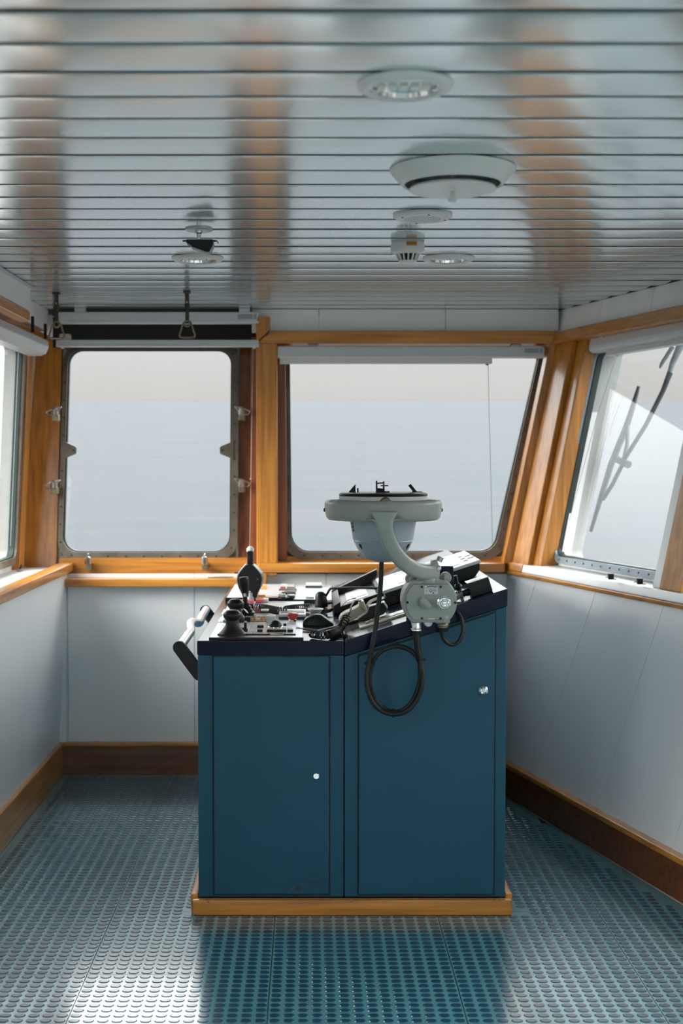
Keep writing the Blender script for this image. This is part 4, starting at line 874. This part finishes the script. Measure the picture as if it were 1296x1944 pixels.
tag(part('mounting_plate', prism([at(u, v, 4.056) for u, v in ((771, 1075), (860, 1075), (864, 1150), (850, 1200), (771, 1204))], (0, .007, 0), .001), 'navy_gloss', None), 'dark navy plate on the console front that carries the junction box', 'plate')
# cables
YCb = 3.985
t = thing('compass_cable', at(750, 1290, YCb), 'thick black cable looped in a ring in front of the right cabinet', 'cable')
cpath = [(724, 1061), (723.5, 1085), (722, 1115), (718, 1150), (713, 1190), (706, 1228), (700, 1258), (696, 1290), (701, 1320), (718, 1345), (745, 1356), (773, 1349), (793, 1325), (802, 1295), (801, 1270), (792, 1248), (776, 1233), (753, 1227), (730, 1233), (712, 1248), (703, 1272), (702, 1300), (710, 1325), (728, 1345), (750, 1352), (772, 1343), (788, 1320), (797, 1290), (797, 1262), (793, 1235), (790, 1210), (790, 1196)]
Ys = [3.99] * 5 + [3.985] * 2 + [3.980] * 7 + [3.990] * 2 + [4.004] * 6 + [4.018] * 2 + [4.010, 4.0, 3.995, 3.992, 3.988, 3.980, 3.976, 3.975]
part('cable', tube(smoothpath([at(u, v, y) for (u, v), y in zip(cpath, Ys)], 6), .0072, 12), 'black_rubber', t, 60)
part('sleeve', tube(smoothpath([at(797, 1255, 3.990), at(793, 1232, 3.985), at(790, 1205, 3.978), at(790, 1196, 3.975)], 5), .0105, 14), 'black_rubber', t, 60)
for u_, v_, r_ in ((701, 1260, .0165), (799, 1252, .016), (746, 1354, .014)): part('cable_tie', torus_prof([(r_ * .86, -.002), (r_, -.002), (r_, .002), (r_ * .86, .002)], at(u_, v_, 3.993), (0.12, 0, 1) if v_ < 1300 else (1, 0, 0), 16), 'black_plastic', t)
t = thing('short_cable', at(858, 1205, YCb), 'short black cable looping from the junction box up behind its right side', 'cable')
part('cable', tube(smoothpath([at(u, v, 3.975 + i * .006) for i, (u, v) in enumerate(((840, 1190), (838, 1200), (843, 1215), (857, 1224), (870, 1218), (878, 1200), (877, 1180), (872, 1168), (866, 1160)))], 6), .006, 10), 'black_rubber', t, 60)

# ================================================================== things on the ceiling
def cz(u, v): return az(u, v, CEIL)
G = 'recessed downlights'
def downlight(p, label):
    t = thing('recessed_downlight', p, label, 'downlight', G)
    part('flange', torus_prof([(.062, .0), (.064, -.010), (.072, -.013), (.082, -.009), (.087, -.002), (.087, .0)], p, (0, 0, 1), 48), 'white_plastic', t, 50)
    part('reflector', torus_prof([(.0625, -.008), (.060, -.008), (.054, .012), (.048, .0175), (.005, .0175), (.005, .019), (.050, .019), (.0625, .001)], p, (0, 0, 1), 24), 'chrome', t, 15)
    b = nb()
    for i in range(5): box(p.x - .050 + i * .02, p.x - .034 + i * .02, p.y - .004, p.y + .03, p.z - .004, p.z + .0165, .002, b)
    part('lamp_tube', b, 'white_key', t); return t
downlight(cz(769, 160), 'near recessed downlight with a shiny reflector, closest to the viewer'); downlight(cz(375, 489.5), 'recessed downlight on the left, behind the hanging black bracket'); downlight(cz(851, 489.5), 'recessed downlight on the right, behind the smoke detector')
p = cz(859, 321); t = thing('ceiling_air_diffuser', p, 'large round white ceiling diffuser with a hanging disc in its middle', 'diffuser')
part('outer_cone', torus_prof([(.1445, .0), (.1465, -.001), (.1455, -.004), (.118, -.036), (.114, -.0375), (.110, -.035), (.112, -.020), (.118, .0)], p, (0, 0, 1), 64), 'white_plastic', t, 40)
part('duct', lathe([(.113, -.012), (.113, -.0115), (0, -.0115)], p, (0, 0, 1), 48), 'duct_blue', t, 30)
part('disc', lathe([(.088, -.040), (.099, -.043), (.101, -.047), (.098, -.0495), (.088, -.051), (0, -.051)], p, (0, 0, 1), 56), 'white_plastic', t, 30)
part('stem', lathe([(.0055, -.012), (.0055, -.068)], p, (0, 0, 1), 14), 'white_plastic', t); part('knob', lathe([(.0, -.066), (.011, -.068), (.0115, -.072), (.008, -.075), (0, -.076)], p, (0, 0, 1), 24), 'white_plastic', t)
p = cz(802, 408); t = thing('ceiling_speaker', p, 'flat round white speaker with a perforated face on the ceiling', 'speaker')
part('body', lathe([(.0815, 0), (.0815, -.005), (.0745, -.010), (.072, -.0115), (0, -.012)], p, (0, 0, 1), 56), 'white_plastic', t, 35)
b = nb()
for r_, n_ in ((.008, 6), (.016, 12), (.024, 18), (.032, 24), (.040, 30), (.048, 36)):
    for k in range(n_): a = 2 * math.pi * k / n_; lathe([(.0016, 0), (.0016, -.0006), (0, -.0006)], p + V((r_ * math.cos(a), r_ * math.sin(a), -.012)), (0, 0, 1), 5, b)
part('perforations', b, 'label_grey', t, 0, 'stuff')
for a in (.2, 1.77, 3.6, 4.9): part('screw', lathe([(.003, 0), (.003, -.0015), (0, -.0015)], p + V((.064 * math.cos(a),   .064 * math.sin(a), -.0115)), (0, 0, 1), 8), 'ink', t)
p = cz(773.5, 461); t = thing('smoke_detector', p, 'white smoke detector with an orange tag on the ceiling', 'smoke detector')
part('base', lathe([(.049, 0), (.049, -.003), (.052, -.004), (.053, -.022), (.050, -.030), (.042, -.035), (.034, -.036)], p, (0, 0, 1), 48), 'white_plastic', t, 35)
part('chamber', lathe([(.028, -.034), (.024, -.056), (0, -.056)], p, (0, 0, 1), 32), 'dark_hole', t)
for k in range(14):
    a = 2 * math.pi * (k + .5) / 14; c_, s_ = math.cos(a), math.sin(a); tn_ = V((-s_, c_, 0)); A = p + V((c_ * .040, s_ * .040, -.033)); B = p + V((c_ * .028, s_ * .028, -.058)); rd = V((c_, s_, 0))
    part('rib', prism([A - tn_ * .0028, A + tn_ * .0028, B + tn_ * .0022, B - tn_ * .0022], -rd * .006 + V((0, 0, .001))), 'white_plastic', t)
part('cap', lathe([(.0, -.056), (.029, -.056), (.028, -.060), (.018, -.0635), (0, -.0645)], p, (0, 0, 1), 32), 'white_plastic', t, 40)
b = nb(); arc = [1.5 * math.pi - .30 + .62 * k / 8 + .16 for k in range(9)]
lo = [b.verts.new(p + V((.0545 * math.cos(a), .0545 * math.sin(a), -.0165))) for a in arc]; hi = [b.verts.new(p + V((.0545 * math.cos(a), .0545 * math.sin(a), -.0035))) for a in arc]
lo2 = [b.verts.new(p + V((.0535 * math.cos(a), .0535 * math.sin(a), -.0165))) for a in arc]; hi2 = [b.verts.new(p + V((.0535 * math.cos(a), .0535 * math.sin(a), -.0035))) for a in arc]
for k in range(8): b.faces.new((lo[k], lo[k + 1], hi[k + 1], hi[k])); b.faces.new((lo2[k], hi2[k], hi2[k + 1], lo2[k + 1])); b.faces.new((hi[k], hi[k + 1], hi2[k + 1], hi2[k])); b.faces.new((lo[k], lo2[k], lo2[k + 1], lo[k + 1]))
b.faces.new((lo[0], hi[0], hi2[0], lo2[0])); b.faces.new((lo[8], lo2[8], hi2[8], hi[8]))
tg = part('tag', b, 'label_orange', t, 0); am = arc[4]; q = p + V((.0549 * math.cos(am), .0549 * math.sin(am), -.010))
lettering('2.052-6.012', .0066, q + V((math.cos(am), math.sin(am), 0)) * .0006, (-math.sin(am), math.cos(am), 0), (0, 0, 1), 'ink', tg)
# hanging black bracket
p = cz(377.5, 435); t = thing('hanging_bracket', p, 'black plate on a short chrome stem hanging from the ceiling on the left', 'bracket')
part('rose', lathe([(.041, 0), (.041, -.003), (.037, -.0055), (0, -.006)], p, (0, 0, 1), 36), 'silver_bezel', t, 40); part('stem', lathe([(.012, -.005), (.011, -.012), (.0065, -.014), (.006, -.040)], p, (0, 0, 1), 18), 'chrome', t); part('socket', lathe([(.005, -.036), (.005, -.042), (.014, -.042), (.015, -.045), (0, -.045)], p, (0, 0, 1), 18), 'chrome', t)
Yb = p.y
def drop(pix, y0, y1): return prism([at(u, v, Yb + y0) for u, v in pix], (0, y1 - y0, 0), .002)
part('plate', drop([(353, 454), (404, 454), (404, 462), (402, 468), (396, 478), (391, 477.5), (364, 468), (360, 464), (353, 460)], -.02, .035), 'black_plastic', t); part('edge', drop([(360, 464), (364, 468), (391, 477.5), (396, 478), (402, 468), (405, 462), (406, 463), (403.5, 469), (397, 479.6), (390, 479.2), (363, 469.5)], -.022, .02), 'label_grey', t)
part('cross_bar', drop([(346, 455.5), (411, 455.5), (411, 458.5), (346, 458.5)], -.004, .006), 'black_plastic', t); part('hook', tube(smoothpath([at(410, 457, Yb), at(413, 459, Yb - .004), at(413.5, 462, Yb - .006)], 4), .0016, 6), 'steel', t)
# strap handles
def strap(u, v, label):
    p = cz(u, v); t = thing('strap_handle', p, label, 'strap handle', 'ceiling strap handles'); Y = p.y; x = p.x; z = p.z
    part('anchor', box(x - .015, x + .015, Y - .015, Y + .015, z - .008, z, .002), 'strap_dark', t)
    part('strap', box(x - .0085, x + .0085, Y - .003, Y + .003, z - .060, z - .006, .001), 'strap_dark', t); part('knot', box(x - .0105, x + .0105, Y - .006, Y + .006, z - .072, z - .048, .003), 'strap_dark', t)
    part('lower_strap', box(x - .0075, x + .0075, Y - .003, Y + .003, z - .128, z - .068, .001), 'strap_dark', t); part('clip', box(x - .015, x + .015, Y - .002, Y + .002, z - .0985, z - .0955, .0008), 'steel', t); part('rivet', lathe([(.003, 0), (.003, .002), (0, .002)], (x, Y - .003, z - .044), (0, -1, 0), 8), 'chrome', t)
    part('shackle', tube(smoothpath([V((x - .010, Y, z - .120)), V((x + .004, Y, z - .117)), V((x + .013, Y, z - .124)), V((x + .006, Y, z - .138)), V((x - .006, Y, z - .138)), V((x - .013, Y, z - .124))], 5), .004, 8), 'brass_aged', t, 60)
    part('stirrup', tube(smoothpath([V((x, Y, z - .120)), V((x + .015, Y, z - .126)), V((x + .026, Y, z - .160)), V((x + .031, Y, z - .174)), V((x + .024, Y, z - .183)), V((x, Y, z - .184)), V((x - .024, Y, z - .183)), V((x - .031, Y, z - .174)), V((x - .026, Y, z - .160)), V((x - .015, Y, z - .126)), V((x, Y, z - .120))], 5), .0036, 8), 'brass_aged', t, 60)
strap(355, 553, 'strap handle with a metal stirrup hanging before the square window'); strap(107, 555, 'strap handle with a metal stirrup hanging in the left front corner')

# ================================================================== roller blinds
def blind_label(par, x0, x1, y, z0, z1):
    part('label', box(x0, x1 - .22 * (x1 - x0) , y - .0006, y, z0, z1), 'label_grey', par, 0); part('label', box(x1 - .16 * (x1 - x0), x1, y - .0006, y, z0, z1), 'label_grey', par, 0)
a_, e_ = at(110, 592, 5.86), at(491, 614, 5.86)
t = thing('roller_blind', ((a_.x + e_.x) / 2, 5.86, a_.z), 'white blind with two rails raised above the square front window', 'blind', None)
part('head_rail', box(a_.x, e_.x, 5.86, 5.91, e_.z, a_.z, .005), 'alu_white', t); part('bottom_lip', box(a_.x + .005, e_.x, 5.857, 5.862, e_.z, e_.z + .010, .002), 'white_plastic', t)
for u_ in (152, 464): q = at(u_, 589, 5.87); part('clip', box(q.x - .024, q.x + .024, 5.862, 5.90, q.z - .008, CEIL - .0005, .002), 'alu_white', t)
q0, q1 = at(451, 606, 5.86), at(487, 596, 5.86); blind_label(t, q0.x, q1.x, 5.86, q0.z, q1.z)
a_, e_ = at(106, 645, 5.85), at(491, 658.5, 5.85); part('lower_rail', box(a_.x, e_.x, 5.85, 5.885, e_.z, a_.z, .004), 'alu_white', t); part('lip', box(a_.x, e_.x, 5.846, 5.852, e_.z, e_.z + .008, .002), 'white_plastic', t)
for u_ in (117, 482): q = at(u_, 660, 5.85); part('plug', lathe([(.008, 0), (.007, .006), (0, .007)], (q.x, 5.868, e_.z), (0, 0, -1), 10), 'white_plastic', t)
part('cord', tube([at(480, 660, 5.94), at(477, 850, 5.94), at(473.5, 1060, 5.94)], .0009, 5), 'white_key', t, 0); q = at(475.5, 909, 5.94); part('cord_bead', lathe([(0, -.005), (.004, 0), (0, .005)], q, (0, 0, 1), 8), 'white_key', t)
part('wood_block', box(*sorted((at(115, 636, 5.9).x, at(134, 636, 5.9).x)), 5.87, 5.92, at(115, 645, 5.9).z, at(115, 635, 5.9).z, .002), 'cream_plastic', t)
a_, e_ = at(526, 657, 5.875), at(1033, 679, 5.875)
t = thing('roller_blind', ((a_.x + e_.x) / 2, 5.875, a_.z), 'white blind rolled up along the top of the wide front window', 'blind')
part('head_rail', box(a_.x, e_.x, 5.875, 5.93, e_.z, a_.z, .005), 'alu_white', t); part('bottom_lip', box(a_.x + .002, e_.x, 5.872, 5.878, e_.z, e_.z + .011, .002), 'white_plastic', t)
for u_ in (594, 980): q = at(u_, 656, 5.88); part('clip', box(q.x - .024, q.x + .024, 5.885, 5.92, q.z - .006, q.z + .006, .002), 'alu_white', t)
q0, q1 = at(995, 670, 5.875), at(1030, 661, 5.875); blind_label(t, q0.x, q1.x, 5.875, q0.z, q1.z)
a_, e_ = at(531, 678, 5.895), at(934, 690.5, 5.895); part('lower_rail', box(a_.x, e_.x, 5.895, 5.925, e_.z, a_.z + .006, .003), 'white_plastic', t); q = at(925, 689, 5.9); part('plug', lathe([(.008, 0), (.006, .006), (0, .007)], (q.x, 5.91, e_.z), (0, 0, -1), 10), 'dark_gasket', t)
part('cord', tube([at(926, 690, 5.96), at(931, 900, 5.96), at(935, 1050, 5.96)], .0010, 5), 'dark_gasket', t, 0)
# right wall blind: a rounded cassette along the wall
def along_prof(M, t0, t1, prof, bev=0): lo = [M(t0, z, o) for o, z in prof]; return prism(lo, M(t1, 1.9, 0) - M(t0, 1.9, 0), bev)
rc = [(.012, 1.933), (.010, 1.90), (.016, 1.880), (.030, 1.871), (.070, 1.871), (.070, 1.933)]
t = thing('roller_blind', MR(-4.7, 1.9), 'white rounded blind cassette over the right-hand window with the wiper', 'blind')
part('cassette', along_prof(MR, -5.115, -4.20, rc, .004), 'alu_white', t, 40); part('lower_rail', along_prof(MR, -4.985, -4.21, [(.030, 1.872), (.030, 1.850), (.052, 1.846), (.052, 1.872)], .003), 'white_plastic', t)
part('clip', along_prof(MR, -5.03, -4.99, [(.006, 1.940), (.006, 1.925), (.03, 1.925), (.03, 1.940)], .002), 'white_plastic', t)
part('cord', tube([onR(1165, 690, .06), onR(1130, 800, .06), onR(1080, 990, .06)], .0010, 5), 'label_grey', t, 0); part('plug', lathe([(.008, 0), (.006, .008), (0, .009)], onR(1172, 672, .045), (0, 0, -1), 10), 'steel', t)
t = thing('roller_blind', ML(5.2, 1.9), 'white rounded blind cassette above the left-hand side window', 'blind')
part('cassette', along_prof(ML, 4.70, 5.74, [(-.125, 1.935), (-.130, 1.905), (-.120, 1.878), (-.10, 1.868), (-.04, 1.868), (-.04, 1.935)], .004), 'alu_white', t, 40)
part('cord', tube([ML(5.60, 1.87, -.03), ML(5.60, 1.5, -.03), ML(5.60, 1.05, -.03)], .001, 5), 'label_grey', t, 0)

# ================================================================== outside and small things on the ledges
t = thing('windscreen_wiper', onR(1180, 880, .24), 'windscreen wiper with a framed blade outside the right-hand window', 'wiper')
def wl_(pix, r, nm, m_='wiper_grey', o=.24): return part(nm, tube([onR(u, v, o) for u, v in pix], r, 8), m_, t, 50)
wl_([(1212, 733), (1200, 775), (1188, 812), (1160, 880), (1140, 945), (1121, 1009)], [(.009, .007), (.018, .012), (.022, .014), (.022, .014), (.018, .012), (.011, .008)], 'blade')
wl_([(1192, 800), (1190, 845), (1182, 880)], .009, 'bridge'); wl_([(1182, 880), (1162, 920), (1144, 948)], .009, 'bridge'); wl_([(1172, 872), (1192, 882)], .017, 'pivot'); wl_([(1181, 878), (1225, 808), (1258, 742), (1272, 706)], [.009, .009, .010, .012], 'arm'); wl_([(1268, 716), (1276, 690), (1292, 655), (1302, 635)], [.009, .012, .017, .018], 'arm_root', 'label_grey')
wl_([(1252, 699), (1256, 690), (1270, 668), (1278, 656)], [.004, .008, .009, .009], 'washer_nozzle', 'label_grey')
def clip_thing(p, d, label, grp_, s=1.0):
    t = thing('cable_clip', p, label, 'clip', grp_); b = box(p.x - .010 * s, p.x + .010 * s, p.y - .010 * s, p.y + .010 * s, p.z, p.z + .022 * s, .002); part('block', b, 'black_plastic', t)
    part('wire', tube(smoothpath([p - d * .04 + V((0, 0, .003)), p - d * .02 + V((0, 0, .008)), p + V((0, 0, .008)), p + d * .022 + V((0, 0, .003)), p + d * .04 + V((0, 0, .004))], 5), .0018, 6), 'black_rubber', t, 60)
zl = .967
for u_, v_, lb_ in ((1159, 1100, 'small black wire clip on the right window ledge, farther of two'), (1214, 1109, 'small black wire clip on the right window ledge beside the pale post')):
    clip_thing(az(u_, v_, zl), TR_ * 1.0, lb_, 'wire clips on the ledge')
clip_thing(V((at(449, 1066, 5.93).x, 5.93, .889)), V((1, 0, 0)), 'small black wire clip in the corner of the front ledge', 'wire clips on the ledge')
p = V((at(418, 1092, 5.92).x, 5.92, .889)); t = thing('rope_coil', p, 'small flat coil of white rope on the front ledge', 'rope')
b = nb()
for k in range(4): tube(smoothpath([p + V((-.055 + k * .004, -.015 + .01 * k, .004)), p + V((0, -.018 + .01 * k, .006)), p + V((.05 - k * .01, -.014 + .01 * k, .004))], 6), .005, 7, b)
part('strand', b, 'rope_white', t, 60)
p = V((-1.262, 5.72, .933)); t = thing('ledge_latch', p, 'tiny steel latch in the corner of the left window ledge', 'latch')
part('base', box(p.x - .012, p.x + .012, p.y - .012, p.y + .012, p.z, p.z + .010, .002), 'steel', t); part('pin', tube([p + V((0, 0, .008)), p + V((.008, 0, .028))], .005, 8), 'black_plastic', t)
